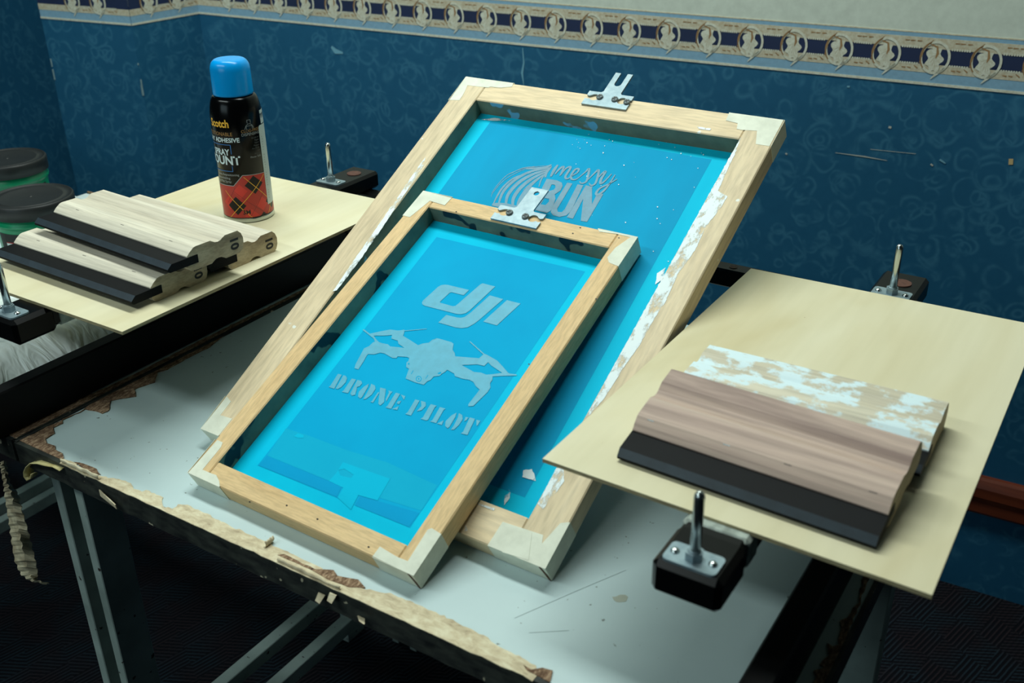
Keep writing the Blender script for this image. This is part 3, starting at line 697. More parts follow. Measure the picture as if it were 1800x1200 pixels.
G = [[(205, 100), (245, 110), (165, 258), (105, 240), (125, 225)], [(262, 115), (290, 125), (300, 150), (285, 190), (240, 240), (200, 262), (180, 255), (215, 200)],
     [(350, 150), (395, 160), (310, 305), (245, 290), (265, 275)], [(410, 165), (450, 175), (460, 200), (435, 230), (405, 240), (398, 280), (385, 322), (350, 330), (335, 310), (370, 240)],
     [(530, 205), (480, 235), (425, 290), (415, 340), (440, 360), (460, 345), (520, 240)], [(555, 205), (595, 225), (600, 260), (560, 320), (500, 365), (470, 370), (500, 320), (545, 240)],
     [(650, 245), (710, 260), (700, 330), (690, 400), (650, 435), (630, 415), (640, 330)], [(630, 290), (640, 300), (575, 405), (545, 395), (562, 388)], [(735, 275), (780, 290), (760, 310), (715, 390), (708, 370), (742, 300)],
     [(815, 300), (860, 312), (765, 470), (705, 455), (725, 440)], [(868, 320), (915, 335), (900, 375), (885, 350)], [(835, 390), (872, 385), (850, 420), (825, 412)], [(775, 472), (810, 458), (845, 440), (830, 480)],
     [(1020, 370), (1065, 382), (975, 540), (915, 525), (940, 505)], [(1080, 385), (1130, 400), (1130, 440), (1085, 485), (1035, 495), (1085, 440)],
     [(1185, 420), (1245, 437), (1225, 455), (1155, 585), (1135, 592), (1075, 575), (1100, 560), (1170, 440)],
     [(1280, 450), (1340, 468), (1320, 480), (1240, 620), (1175, 602), (1200, 590)], [(1250, 625), (1320, 590), (1300, 640)],
     [(1455, 510), (1400, 540), (1340, 600), (1335, 650), (1360, 675), (1380, 660), (1440, 560)], [(1480, 515), (1515, 535), (1520, 580), (1480, 640), (1430, 688), (1395, 690), (1430, 640), (1470, 560)],
     [(1595, 560), (1650, 575), (1570, 745), (1500, 728), (1525, 710)], [(1550, 555), (1582, 560), (1560, 590), (1535, 600)], [(1665, 585), (1705, 595), (1680, 640), (1665, 650)]]
layer(fab, 'lettering', M_sten, [[zt(g_)] for g_ in G], MW + .0006, on, 'stencil letters DRONE PILOT in grey open mesh')
# ---- tapes
def tape(root, on_, face, W_, L, t, lab=None):
    """face tape polygon traced on the frame face, folded down over the outer sides it reaches"""
    P = [on_(*p, t) for p in face]; P = [(min(max(a, -.0003), W_ + .0003), min(max(b, -.0003), L + .0003)) for a, b in P]
    m = MB(); m.prism([P], t - .0002, t + .0003)
    us = [p[0] for p in P]; vs_ = [p[1] for p in P]; cl_, cb_ = sum(us) / len(us) < W_ / 2, sum(vs_) / len(vs_) < L / 2
    ue = 0 if cl_ else W_; ve = 0 if cb_ else L
    near_u = [p[1] for p in P if abs(p[0] - ue) < .008]; near_v = [p[0] for p in P if abs(p[1] - ve) < .008]
    lv = (max(near_u) if cb_ else min(near_u)) if near_u else ve; lu = (max(near_v) if cl_ else min(near_v)) if near_v else ue
    s1 = -1 if cl_ else 1; s2 = -1 if cb_ else 1
    m.box((min(ue, ue + s1 * .0004), min(ve, lv), .001), (max(ue, ue + s1 * .0004), max(ve, lv), t + .0002))
    m.box((min(ue, lu), min(ve, ve + s2 * .0004), .001), (max(ue, lu), max(ve, ve + s2 * .0004), t + .0002))
    return m.build('corner_tape', M_tape, root)
F = lambda L_, ox, oy, k: [(ox + x / k, oy + y / k) for x, y in L_]
tape(ss, on, F([(145, 920), (395, 640), (440, 660), (425, 700), (270, 890), (340, 920), (385, 935), (410, 985), (415, 1030), (400, 1045)], 300, 640, 4.8), W_, L, t)
tape(ss, on, F([(65, 675), (120, 602), (250, 680), (330, 712), (400, 600), (480, 475), (510, 463), (582, 508), (380, 830)], 640, 820, 4.286), W_, L, t)
tape(ss, on, F([(235, 92), (437, 145), (390, 195), (290, 165), (155, 275), (100, 262)], 680, 310, 3.83), W_, L, t)
tape(ss, on, F([(1420, 353), (1705, 398), (1563, 607), (1495, 580), (1485, 545), (1540, 480), (1640, 410), (1550, 388), (1430, 372)], 680, 310, 3.83), W_, L, t)
def split(root, W_, t):
    m = MB(); m.prism([[(W_ - .0065, t - .0004), (W_ - .0045, t - .0002), (W_ - .0008, t * .45), (W_ - .0002, .0005), (W_ - .0025, .0005), (W_ - .004, t * .45)]], -.0009, -.0005, 0, lambda a, b, c: (a, c, b))
    m.build('corner_gap', simple('bare_brown_corner', (84, 58, 38), .8), root)
split(ss, SP[4], SP[6])
def hinge(root, par_lab, u0, u1, v0, v1, s0, s1, vt, slot, t, screws):
    m = MB(); m.prism([[(p[0] * 1.14, p[1] * 1.14) for p in l] for l in clipmesh(u0, u1, v0, v1, s0, s1, vt, slot)], t + .0002, t + .0024); hg = m.build('hinge_plate', M_zinc, root); hg['label'] = par_lab
    for (a, b) in screws:
        a *= 1.14; b *= 1.14
        m = MB(); m.lathe([(.0001, 0), (.0042, 0), (.0045, .0012), (.0038, .0024), (.0001, .0028)], 20, c=(a, b, t + .0024))
        for an in (.5, .5 + PI / 2):
            m.box((-.0026, -.0004, 0), (.0026, .0004, .0032), 1, mat=Matrix.Translation((a, b, t + .0024)) @ Matrix.Rotation(an, 4, 'Z'))
        m.build('screw', [M_screw, M_ink], hg)
hinge(ss, 'zinc T-shaped plate with one hole', .102, .1582, .3755, .3965, .1212, .1417, .430, False, t, ((.1185, .3880), (.1385, .3875)))
# nail holes on the bottom rail and stains on inner faces
for (px, py) in ((439, 882), (504, 888), (558, 912), (648, 961), (1048, 525), (930, 640), (1088, 418), (1020, 400), (1007, 410), (802, 372)):
    a, b = on(px, py, t); m = MB(); m.prism([[(a + .0012 * math.cos(k), b + .0008 * math.sin(k)) for k in range(6)]], t, t + .0002); m.build('nail_hole', M_ink, ss)

# ---- large screen
BP = (-0.8260, 0.6509, -0.0131, 0.5033, 0.4492, 0.5969, 0.0255)
bs, onb = screen('screen_printing_frame', BP, .0393, (M_frameB, M_frameBv, M_innerB), 'larger screen printing frame with messy BUN stencil behind the small one')
Wb, Lb, tb_ = BP[4:]
m = MB(); m.box((.006, .006, -.0004), (Wb - .006, Lb - .006, MW)); fabB = m.build('mesh_fabric', M_meshB, bs)
m = MB(); m.add([(.060, .066, MW + .0001), (Wb - .066, .066, MW + .0001), (Wb - .070, Lb - .055, MW + .0001), (.062, Lb - .051, MW + .0001)], [(0, 1, 2, 3)]); m.build('emulsion', M_emB, fabB)
zb = lambda L_: [(850 + x / 7.2, 270 + y / 7.2) for x, y in L_]
def strokes(par, name, mat, items, w, on_, k, lab=None):
    m = MB()
    for pts, ww in items:
        P = [Vector(on_(*p, w)) for p in zb(pts)]
        # smooth the line
        Q = []
        for i in range(len(P) - 1):
            p0 = P[max(i - 1, 0)]; p1 = P[i]; p2 = P[i + 1]; p3 = P[min(i + 2, len(P) - 1)]
            for j in range(5):
                tt = j / 5; Q.append(.5 * ((2 * p1) + (-p0 + p2) * tt + (2 * p0 - 5 * p1 + 4 * p2 - p3) * tt ** 2 + (-p0 + 3 * p1 - 3 * p2 + p3) * tt ** 3))
        Q.append(P[-1]); n_ = len(Q)
        m.stroke([tuple(q_) for q_ in Q], [ww * k * (.35 + .65 * math.sin(PI * (i + .6) / (n_ + .2))) for i in range(n_)], 0, w)
        w += .000004
    me = bpy.data.meshes.new(name); me.from_pydata(m.v, [], m.f); me.materials.append(mat); o = bpy.data.objects.new(name, me); C.objects.link(o); o.parent = par
    if lab: o['label'] = lab
    return o
K = .000125
strokes(fabB, 'script_lettering', M_stenB, [([(850, 290), (895, 205), (940, 140)], 34), ([(905, 260), (950, 205), (1000, 165), (1010, 185), (965, 280)], 26), ([(975, 270), (1040, 190), (1095, 165), (1090, 200), (1035, 290), (1060, 318), (1110, 285)], 26),
    ([(1110, 285), (1185, 240), (1205, 195), (1160, 200), (1110, 270), (1115, 320), (1165, 325), (1220, 290)], 24), ([(1220, 290), (1290, 230), (1335, 190), (1325, 270), (1300, 350), (1240, 375), (1215, 350)], 24),
    ([(1320, 330), (1400, 250), (1455, 205), (1445, 290), (1410, 380), (1360, 400), (1335, 372)], 24), ([(1455, 300), (1500, 250), (1545, 225), (1490, 320), (1480, 375), (1530, 350), (1620, 255)], 26),
    ([(1665, 265), (1600, 370), (1530, 460), (1450, 520), (1425, 500), (1470, 440), (1580, 385), (1690, 320)], 26)], MW + .0006, onb, K, 'word messy in grey open mesh')
layer(fabB, 'block_lettering', M_stenB, [[zb([(800, 318), (930, 338), (990, 365), (1000, 410), (975, 465), (900, 515), (910, 570), (885, 650), (850, 720), (800, 750), (600, 700)]), zb([(862, 388), (905, 395), (912, 425), (890, 455), (822, 475)]), zb([(772, 560), (830, 570), (828, 605), (785, 650), (722, 640)])],
    [zb([(1060, 365), (1125, 378), (930, 700), (940, 735), (990, 740), (1030, 700), (1190, 387), (1262, 400), (1110, 720), (1050, 780), (960, 800), (880, 780), (850, 740), (865, 680)])],
    [zb([(1295, 400), (1372, 418), (1372, 640), (1440, 500), (1515, 512), (1310, 862), (1230, 850), (1262, 570), (1130, 822), (1055, 805)])]], MW + .0005, onb, 'letters BUN in grey open mesh')
hair = [([(840, 150), (650, 165), (450, 225), (250, 345), (120, 490), (95, 550)], 7), ([(840, 180), (600, 225), (400, 330), (250, 480), (190, 640)], 38), ([(820, 200), (620, 262), (440, 370), (310, 520), (280, 660)], 44),
    ([(800, 225), (640, 300), (480, 420), (380, 560), (370, 680)], 44), ([(790, 250), (660, 340), (540, 460), (450, 600), (430, 690)], 42), ([(640, 158), (450, 205), (300, 270), (180, 390), (100, 500)], 8),
    ([(860, 140), (760, 178), (540, 190)], 34), ([(600, 240), (400, 300), (250, 420), (160, 560), (120, 650)], 22), ([(850, 190), (740, 310), (700, 420)], 14), ([(820, 230), (620, 360), (500, 460)], 10), ([(860, 160), (800, 230), (780, 300)], 30),
    ([(600, 420), (540, 520), (470, 640)], 60), ([(700, 160), (500, 180), (330, 260)], 8), ([(110, 640), (250, 655), (430, 690), (600, 640)], 70)]
strokes(fabB, 'hair_bun_stencil', M_stenB, hair, MW + .00035, onb, K, 'swirl of hair strokes in grey open mesh')
Ft = F
split(bs, BP[4], BP[6])
tape(bs, onb, Ft([(235, 210), (740, 270), (720, 315), (600, 325), (490, 315), (470, 325), (250, 300), (230, 350), (205, 400), (165, 457), (60, 455)], 780, 100, 6), Wb, Lb, tb_)
tape(bs, onb, Ft([(500, 272), (1075, 345), (915, 642), (770, 620), (785, 480), (620, 470), (570, 460), (580, 400), (455, 370)], 1200, 150, 6), Wb, Lb, tb_)
tape(bs, onb, Ft([(250, 550), (475, 272), (510, 315), (420, 430), (520, 460), (400, 610)], 300, 640, 4.8), Wb, Lb, tb_)
tape(bs, onb, Ft([(925, 603), (1045, 415), (1350, 515), (1340, 580), (1480, 425), (1545, 418), (1568, 440), (1372, 780)], 640, 820, 4.286), Wb, Lb, tb_)
P9 = [onb(*p, tb_) for p in Ft([(1150, 480), (1265, 505), (1240, 705), (1040, 645), (1085, 560)], 640, 820, 4.286)]
m = MB(); m.prism([P9], tb_ + .0003, tb_ + .0006); m.build('corner_tape', M_tape, bs)
hinge(bs, 'zinc T-shaped plate with open fork end', .1684, .2237, .5050, .5262, .1852, .2067, .5597, True, tb_, ((.1855, .5180), (.2045, .5175), (.2200, .5160)))
# white ink smears on the face, and flecks on the mesh
ws = [[(1303, 240), (1245, 343), (1185, 452), (1130, 550), (1075, 650), (1030, 732), (1038, 728), (1062, 700), (1080, 672), (1100, 640), (1122, 610), (1150, 560), (1170, 530), (1192, 480), (1222, 440), (1240, 400), (1270, 360), (1279, 345), (1262, 335), (1278, 300), (1290, 275)],
      [(978, 822), (945, 885), (955, 895), (968, 872), (975, 868), (992, 845), (990, 822)],
      [(748, 276), (735, 293), (700, 345), (660, 403), (620, 460), (585, 512), (592, 510), (632, 458), (668, 406), (708, 346), (745, 290)],
      [(1225, 222), (1250, 226), (1248, 229), (1228, 226)], [(840, 884), (870, 893), (868, 897), (842, 888)], [(818, 922), (822, 932), (816, 934)]]
for w_ in ws: layer(bs, 'white_smear', M_smear, [[w_]], tb_ + .00035, onb, 'dried white ink', amp=.001)
mw = [[(920, 826), (935, 824), (940, 836), (942, 845), (918, 838)], [(888, 865), (898, 855), (896, 875), (886, 888)], [(1155, 480), (1170, 470), (1165, 490), (1152, 500)], [(846, 210), (870, 207), (900, 212), (868, 212)]]
fl2 = []
for k in range(46):
    x = random.uniform(1000, 1270); y = random.uniform(215, 300) if k % 3 else random.uniform(300, 460)
    if y < 195 + (x - 850) * .14 + 10: y += 30
    r = random.uniform(.4, 1.3); fl2.append([(x - r, y), (x, y - r), (x + r, y), (x, y + r * 1.2)])
for w_ in mw: layer(fabB, 'white_smear', M_smear, [[w_]], MW + .0008, onb, 'dried white ink', amp=.0008)
layer(fabB, 'white_fleck', M_white, [[w_] for w_ in fl2], MW + .0008, onb, 'dried white ink specks')['kind'] = 'stuff'

# ------------------------------------------------------------------ squeegees
PROF = [(0, .0075), (0, .005), (.003, .001), (.008, 0), (.031, 0), (.034, .0018), (.037, .0035), (.041, .0040), (.045, .0035), (.048, .0018), (.051, 0), (.071, 0), (.0755, .003), (.078, .009), (.0783, .0165), (.076, .0225), (.0715, .0268),
        (.0535, .0268), (.050, .0252), (.047, .0233), (.043, .0225), (.039, .0232), (.0355, .0252), (.033, .0268), (.013, .0268), (.010, .0262), (.004, .0222), (0, .0185), (0, .0172), (.0140, .0172), (.0140, .0075)]
BLADE = [(.0139, .0077), (.0139, .0170), (-.021, .0170), (-.0268, .0120), (-.0268, .0095), (-.024, .0077)]
def squeegee(loc, rot, length, mwood, lab, grp, num, staples=(.15, .5, .85), blade_l=None):
    r = empty('squeegee', loc, rot); h = length / 2
    def ext(prof, x0, x1, mats, name, endm=0, par=r):
        m = MB(); m.prism([[(p[0], p[1]) for p in prof]], x0, x1, 0, lambda a, b, c: (c, a, b)); o = m.build(name, mats, par)
        if endm:
            for pl in o.data.polygons:
                if abs(pl.normal.x) > .9: pl.material_index = 1
        return o
    wd_ = ext(PROF, -h, h, [mwood, M_endg], 'handle', 1)
    bl = ext(BLADE, -h - .0005, (blade_l or h) + .0005, [M_rubber, M_rubedge], 'blade')
    for pl in bl.data.polygons:
        if pl.normal.y < -.3 and pl.normal.z > .2: pl.material_index = 1
    for s_ in staples:
        m = MB(); x = -h + length * s_; m.box((x - .003, .0090, .0249), (x + .003, .0096, .0258), mat=None); m.build('staple', M_zinc if s_ in staples[:2] and num is None else M_ink, wd_)
    if num:
        m = text_mb(num, .0155, lambda a, b, c: (h + .0002, .060 + b * 1.0, .0215 - a), bold=.0006); m.build('size_mark', M_ink, r)
    tag(r, lab, 'squeegee', grp); return r
Zr = lambda d: math.radians(d)
squeegee((-1.018, .6585, BOARD), (0, 0, Zr(-1.5)), .254, M_sqA, 'front squeegee of the left board, under the stacked one', 'squeegees on the left board', '10')
squeegee((-1.014, .7690, BOARD), (0, 0, Zr(-2.6)), .254, M_sqA, 'rear squeegee on the left board, nearest the spray can', 'squeegees on the left board', '10')
squeegee((-.9985, .7020, BOARD + .0275), (0, 0, Zr(-4.1)), .258, M_sqA, 'topmost squeegee, lying across two others on the left board', 'squeegees on the left board', '10')
squeegee((-.2080, .6660, BOARD + .0002), (Zr(15), 0, Zr(-2.3)), .2095, M_sqD, 'brown wooden squeegee with wide black blade on the right board', 'squeegees on the right board', None, (.06, .38, .62, .93))
squeegee((-.2050, .7560, BOARD), (0, 0, Zr(1.0)), .2130, M_sqE, 'squeegee with handle crusted in white paint on the right board', 'squeegees on the right board', None, ())

# ------------------------------------------------------------------ spray can
cc = at(438.7, 377.5, BOARD); R0 = .0328
can = empty('spray_can', cc)
m = MB(); m.lathe([(.0001, .001), (.030, .001), (R0 - .001, 0), (R0 + .0004, .0015), (R0 + .0004, .0055), (R0 - .0005, .0075)], 64); m.build('base_rim', M_steel, can)
def canlabel():
    m = Mat('can_body_print', (4, 5, 6), .2, spec=.18); return m.m
M_can = canlabel()
m = MB(); prof = [(R0, .0065), (R0, .132)]
for k in range(1, 9):
    a = k / 8 * PI / 2; prof.append((R0 - .0080 * (1 - math.cos(a)), .132 + .030 * math.sin(a)))
prof += [(.0235, .162), (.0235, .170)]
m.lathe([(.001, .0065)] + prof, 96); body = m.build('can_body', M_can, can)
M_cap = simple('blue_plastic_cap', (0, 150, 226), .25, spec=.3, var=.03)
m = MB(); cp = [(.023, .1635), (.0250, .1630), (.0252, .165), (.0248, .193)]
for k in range(1, 9):
    a = k / 8 * PI / 2; cp.append((.0248 - .009 * (1 - math.cos(a)), .193 + .0135 * math.sin(a)))
cp += [(.010, .2068), (.0001, .2064)]
m.lathe(cp, 64); m.build('cap', M_cap, can)
th0 = math.atan2(-cc.y, -cc.x)
def cw(deg, z, off=.00025):
    r = R0 + off
    z = max(z - .0026, .0076)
    if z > .132: r -= .0080 * (1 - math.cos(math.asin(min(1, (z - .132) / .030))))
    a = th0 + math.radians(deg); return (r * math.cos(a), r * math.sin(a), z)
def wrap_text(mb, txt, right_deg=None, left_deg=None, z=0, h=.005, mi=0, sx=1, bold=0):
    size = h / .70; al = 'RIGHT' if right_deg is not None else 'LEFT'; d0 = right_deg if right_deg is not None else left_deg
    return text_mb(txt, size, lambda a, b, c: cw(d0 + math.degrees(a / R0), z + b), mi, mb, al, bold, sx)
def wrap_poly(mb, pts, mi, off=.0001, closed=True):
    P = []
    n_ = len(pts)
    for i in range(n_):
        a = pts[i]; b = pts[(i + 1) % n_]; k = max(1, int(abs(b[0] - a[0]) / 4))
        for j in range(k): P.append((a[0] + (b[0] - a[0]) * j / k, a[1] + (b[1] - a[1]) * j / k))
    # slice into narrow columns so that it follows the curve
    x0 = min(p[0] for p in P); x1 = max(p[0] for p in P); N_ = max(1, int((x1 - x0) / 4))
    def cut(poly, xv, keep_left):
        out = []
        for i in range(len(poly)):
            a = poly[i]; b = poly[(i + 1) % len(poly)]; ia = a[0] <= xv if keep_left else a[0] >= xv; ib = b[0] <= xv if keep_left else b[0] >= xv
            if ia: out.append(a)
            if ia != ib: t_ = (xv - a[0]) / (b[0] - a[0]); out.append((xv, a[1] + (b[1] - a[1]) * t_))
        return out
    for i in range(N_):
        a = x0 + (x1 - x0) * i / N_; b = x0 + (x1 - x0) * (i + 1) / N_; q_ = cut(cut(list(pts), b, True), a, False)
        if len(q_) >= 3: mb.add([cw(p[0], p[1], off) for p in q_], [tuple(range(len(q_)))], mi)
def wrap_line(mb, a, b, w, mi, off):
    A_ = Vector((a[0] * R0 * PI / 180, a[1])); B_ = Vector((b[0] * R0 * PI / 180, b[1])); d = (B_ - A_).normalized(); n_ = Vector((-d.y, d.x)) * w / 2
    wrap_poly(mb, [((p.x / R0 * 180 / PI), p.y) for p in (A_ - n_, B_ - n_, B_ + n_, A_ + n_)], mi, off)
def cm(name, c, r=.35): return simple('can_' + name, c, r, var=.04)
cY, cW, cO, cBl, cG, cR, cR2, cK, cDk, cLb = cm('yellow', (232, 178, 60)), cm('white', (206, 224, 228)), cm('ochre', (160, 122, 70)), cm('blue', (48, 110, 176)), cm('grey', (150, 156, 156)), cm('red', (176, 52, 44)), cm('red_bright', (206, 56, 46)), cm('black', (14, 14, 16)), cm('maroon', (120, 40, 40)), cm('label_white', (186, 200, 198))
S = 1.0
def build_plain(m, name, mats, par, lab=None):
    me = bpy.data.meshes.new(name); me.from_pydata(m.v, [], m.f)
    for x in mats: me.materials.append(x)
    me.polygons.foreach_set('material_index', m.m); o = bpy.data.objects.new(name, me); C.objects.link(o); o.parent = par
    if lab: o['label'] = lab
    return o
# tartan
m = MB(); tp = [(-78, .0085), (140, .0085), (140, .066 * S), (50, .066 * S), (-4, .0675 * S), (-27, .0535 * S), (-78, .0535 * S)]
wrap_poly(m, tp, 0, .00008)
def clip_tartan(cx, cz, hw):   # diamond
    k = 1 / (R0 * PI / 180)
    return [(cx - hw * k, cz), (cx, cz - hw), (cx + hw * k, cz), (cx, cz + hw)]
k_ = 1 / (R0 * PI / 180)
for (cx, cz) in ((-14, .046), (34, .026), (6, .012), (-44, .030), (74, .046), (90, .02)):
    wrap_poly(m, [(x, max(.0087, min(z, (.052 if cx < -20 else .062) * S))) for x, z in clip_tartan(cx, cz, .0095)], 1, .00012)
for (cx, cz) in ((19.4, .0535), (-26, .0265), (66, .027), (34, .0005 + .008)):
    d_ = clip_tartan(cx, cz, .0125 if cz > .02 else .006); wrap_poly(m, [(x, max(.0087, min(z, .0655 * S))) for x, z in d_], 2, .00016)
def seg(a, b, w, mi, off):
    wrap_line(m, a, b, w, mi, off)
for a, b in (((-2, .065), (60, .026)), ((48, .064), (-48, .0090)), ((-52, .046), (6, .0095)), ((66, .027), (48, .0095))): seg(a, b, .0007, 3, .0002)
for a, b in (((-30, .047), (44, .0098)), ((54, .052), (2, .0112)), ((-48, .030), (-24, .051))): seg(a, b, .0005, 4, .0002)
seg((-78, .0535 * S), (-27, .0535 * S), .0009, 5, .00022); seg((-27, .0535 * S), (-4, .0675 * S), .0009, 5, .00022); seg((-4, .0675 * S), (50, .066 * S), .0009, 5, .00022)
build_plain(m, 'tartan_print', [cR, cR2, cK, cY, cDk, cG], body, 'red, black and yellow tartan print with grey outline')
s_ = S; LM = [cY, cO, cW, cG, cK, cm('dim_grey', (84, 88, 88))]
def line(txt, **k):
    m = MB(); wrap_text(m, txt, **k); build_plain(m, 'lettering', LM, body)
line('Scotch', right_deg=-19, z=.1300 * s_, h=.0095, mi=0, bold=.0004, sx=.82)
line('REPOSITIONABLE', right_deg=-14, z=.1190 * s_, h=.0046, mi=1, sx=.95)
line('SPRAY ADHESIVE', right_deg=0, z=.1108 * s_, h=.0056, mi=2, bold=.0002, sx=.98)
line('SPRAY', right_deg=-27, z=.0940 * s_, h=.0078, mi=2, bold=.0003, sx=.85)
line('MOUNT', right_deg=-4, z=.0818 * s_, h=.0110, mi=2, bold=.00045, sx=.95)
for tx, z, d0 in (('Allows Repositioning', .0668, -11), ('Non-wrinkling', .0620, -33), ('Fine Mist Spray', .0575, -31)): line(tx, right_deg=d0, z=z * s_, h=.0030, mi=3)
line('CLOG-FREE', left_deg=5, z=.1222 * s_, h=.0036, mi=1, sx=.95); line('DISPENSING*', left_deg=5, z=.1178 * s_, h=.0036, mi=3, sx=.92)
for i, tx in enumerate(('Bonds to', 'Paper', 'Fabric', 'Posters', 'Art Prints', 'Foil', 'Acetate')): line(tx, right_deg=46, z=(.1130 - .0034 * i) * s_, h=.0021, mi=5)
line('Photo Safe', right_deg=46, z=.0885 * s_, h=.0025, mi=3)
line('3M', right_deg=4, z=.0150 * s_, h=.0056, mi=4, bold=.0002)
m = MB()
for a, b in (((-80, .1075 * S), (-22, .1075 * S)), ((-22, .1075 * S), (-22, .0955 * S)), ((-80, .0728 * S), (-24, .0728 * S)), ((-24, .0728 * S), (-24, .0800 * S))): wrap_line(m, a, b, .0009, 0, .0002)
build_plain(m, 'box_outline', [cBl], body, 'blue box outline')
m = MB()
for a, b in (((21, .1385), (29, .1385)), ((21, .1385), (21, .1345)), ((29, .1385), (29, .1345)), ((22, .1335), (28, .1335)), ((17, .1310), (22, .1335)), ((33, .1310), (28, .1335)), ((17, .1310), (33, .1310)), ((14, .1270), (17, .1310)), ((36, .1270), (33, .1310)), ((18, .1270), (18, .1310)), ((32, .1270), (32, .1310))):
    wrap_line(m, (a[0], a[1] * S - .001), (b[0], b[1] * S - .001), .0005, 1, .0002)
build_plain(m, 'nozzle_icon', [cBl, cG], body, 'small grey nozzle icon')
m = MB(); wrap_poly(m, [(50, .022), (110, .022), (110, .127), (53, .127), (50, .1245)], 0, .0003)
wrap_poly(m, [(62, .128), (110, .128), (110, .145), (62, .145)], 0, .0002)
for i in range(26):
    if i % 7 != 4: wrap_line(m, (57, .030 + i * .0034), (57 + 1.5 * (i % 3 + 1) / 2, .0308 + i * .0034), .0009, 1, .00045)
build_plain(m, 'data_label', [cLb, cm('label_print', (90, 100, 98))], body, 'narrow white side label')
tag(can, 'black aerosol can with blue cap and red tartan base on the left board', 'spray can')

# ------------------------------------------------------------------ green tubs
M_green = Mat('green_plastic', (8, 110, 76), .3, spec=.5); M_green.b.inputs['Subsurface Weight'].default_value = 0
M_green.color(M_green.ramp(M_green.noise(M_green.co(), 12, 2), [(.3, (8, 134, 90)), (.7, (6, 110, 74))])); M_green = M_green.m
M_lid = simple('black_lid_plastic', (26, 29, 29), .5, spec=.4, var=.15, scale=90)
M_lab = simple('tub_label', (196, 208, 206), .5, var=.05); M_red = simple('tub_label_red', (150, 40, 40), .5)
def tub(x, y, lab, rotz):
    r = empty('ink_tub', (x, y, TZ), (0, 0, rotz)); r.scale = (1.14,) * 3; R_ = .0545; H_ = .104
    m = MB(); m.lathe([(.0001, 0), (.046, 0), (.048, .002), (.0505, .070), (.0508, .073), (.0530, .0735), (.0530, .0765), (.0512, .078), (.0515, .092), (.0001, .092)], 64); b = m.build('tub_body', M_green, r)
    m = MB(); m.lathe([(.0520, .084), (R_, .0842), (R_ + .0003, .1010), (R_ - .001, .1030), (.0525, .1036), (.0515, .1022), (.0420, .1020), (.0415, .1026), (.0400, .1020), (.0001, .1020)], 72); m.lathe([(.0025, .1020), (.0020, .1026), (.0001, .1028)], 12)
    m.build('lid', M_lid, r)
    m = MB()
    def arc(a0, a1, z0, z1, r0_, r1_, mi, off):
        N_ = 24
        for i in range(N_):
            p = [math.radians(a0 + (a1 - a0) * (i + j) / N_) for j in (0, 1)]
            m.add([((r0_ + off) * math.cos(p[0]), (r0_ + off) * math.sin(p[0]), z0), ((r0_ + off) * math.cos(p[1]), (r0_ + off) * math.sin(p[1]), z0), ((r1_ + off) * math.cos(p[1]), (r1_ + off) * math.sin(p[1]), z1), ((r1_ + off) * math.cos(p[0]), (r1_ + off) * math.sin(p[0]), z1)], [(0, 1, 2, 3)], mi)
    rr = lambda z: .048 + (z - .002) * .0025 / .068
    arc(-75, 75, .008, .066, rr(.008), rr(.066), 2, .0003); arc(-62, 28, .010, .053, rr(.010), rr(.053), 0, .0006); arc(-62, 28, .053, .0545, rr(.053), rr(.0545), 1, .0006)
    wt = lambda a, b, c: ((rr(.04) + .0010) * math.cos(math.radians(-20) + a / .049), (rr(.04) + .0010) * math.sin(math.radians(-20) + a / .049), b)
    text_mb('TINTA SOLO PARA', .0052, lambda a, b, c: wt(a, b + .0460, c), 2, m, 'CENTER')
    for i in range(6): text_mb('serigrafia textil base al agua'[i * 2:i * 2 + 22], .0036, lambda a, b, c, i=i: wt(a, b + .0385 - i * .0056, c), 3, m, 'CENTER')
    build_plain(m, 'tub_label', [M_lab, M_red, M_ink, simple('label_text_grey', (110, 124, 126), .6)], b, 'white paper label with red edge on black band')
    tag(r, lab, 'tub', 'green tubs with black lids'); return r
a_ = math.atan2(-1, 1.6)
tub(-1.441, .8767, 'green tub with black lid standing nearer, right behind the squeegees', a_ + .15)
tub(-1.656, .9815, 'green tub with black lid standing farther back at left edge', a_ - .2)

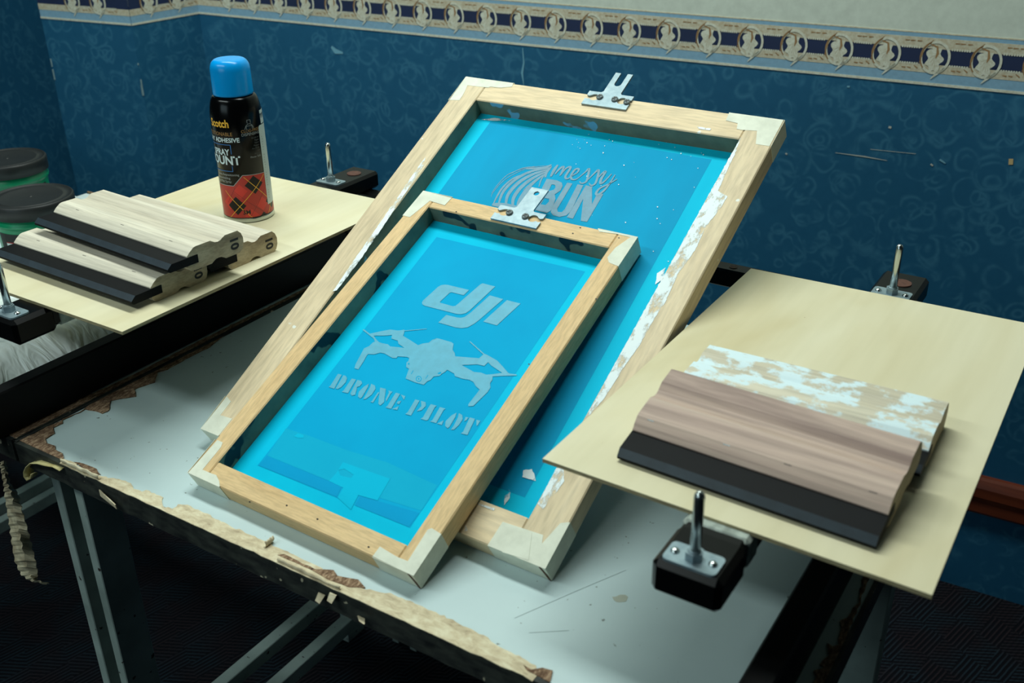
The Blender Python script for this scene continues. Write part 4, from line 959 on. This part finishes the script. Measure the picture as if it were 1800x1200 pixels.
# ------------------------------------------------------------------ plastic bag on the side table
M_bag = Mat('clear_white_plastic', (206, 224, 222), .16, spec=.7)
M_bag.color(speck(M_bag, M_bag.ramp(M_bag.noise(M_bag.co(), 9, 3), [(.35, (242, 248, 246)), (.65, (222, 234, 228))]), 60, .78, (70, 74, 66))); M_bag.b.inputs['Coat Weight'].default_value = .6
wv = M_bag.noise(M_bag.co((1, 2.5, 1), (0, 0, .6)), 15, 2, .4, 2.2); M_bag.bump(wv, .6, .007); M_bag = M_bag.m
m = MB(); NX, NY = 46, 40; bx0, bx1, by0, by1 = -1.58, -1.058, .5415, .808; vs = []
for j in range(NY + 1):
    for i in range(NX + 1):
        u = i / NX; v = j / NY; x = bx0 + (bx1 - bx0) * u; y = by0 + (by1 - by0) * v
        e = min(1, 7 * min(u, 1 - u, v, 1 - v)); e = e * (2 - e)
        h = .062 * e + e * (.012 * noise.noise((x * 11, y * 11, 0)) + .004 * noise.noise((x * 34 + y * 14, y * 26, 3)))
        vs.append((x, y, max(.0012, h)))
m.add([(a, b, c + TZ) for a, b, c in vs], [(j * (NX + 1) + i, j * (NX + 1) + i + 1, (j + 1) * (NX + 1) + i + 1, (j + 1) * (NX + 1) + i) for j in range(NY) for i in range(NX)], 0, True)
m.add([(bx0, by0, TZ + .0006), (bx1, by0, TZ + .0006), (bx1, by1, TZ + .0006), (bx0, by1, TZ + .0006)], [(3, 2, 1, 0)])
o = m.build('plastic_bag', M_bag); tag(o, 'crumpled clear plastic bag of white material under the left arm', 'bag')
# small parcel beyond the near tub
m = MB(); p_ = at(150, 352, TZ + .05)
m.box((-.03, -.015, 0), (.03, .015, .030), bev=.003); o = m.build('white_carton', [simple('carton_white', (196, 208, 208), .6, var=.06)]); o.location = (-1.587, 1.077, TZ)
m = MB(); m.box((-.028, .0152, 0), (.034, .0172, .0325)); q_ = m.build('flap', simple('kraft_card', (150, 120, 90), .8), o); q_['label'] = 'brown card flap'
tag(o, 'small white carton with brown flap, behind the squeegee handles', 'box')
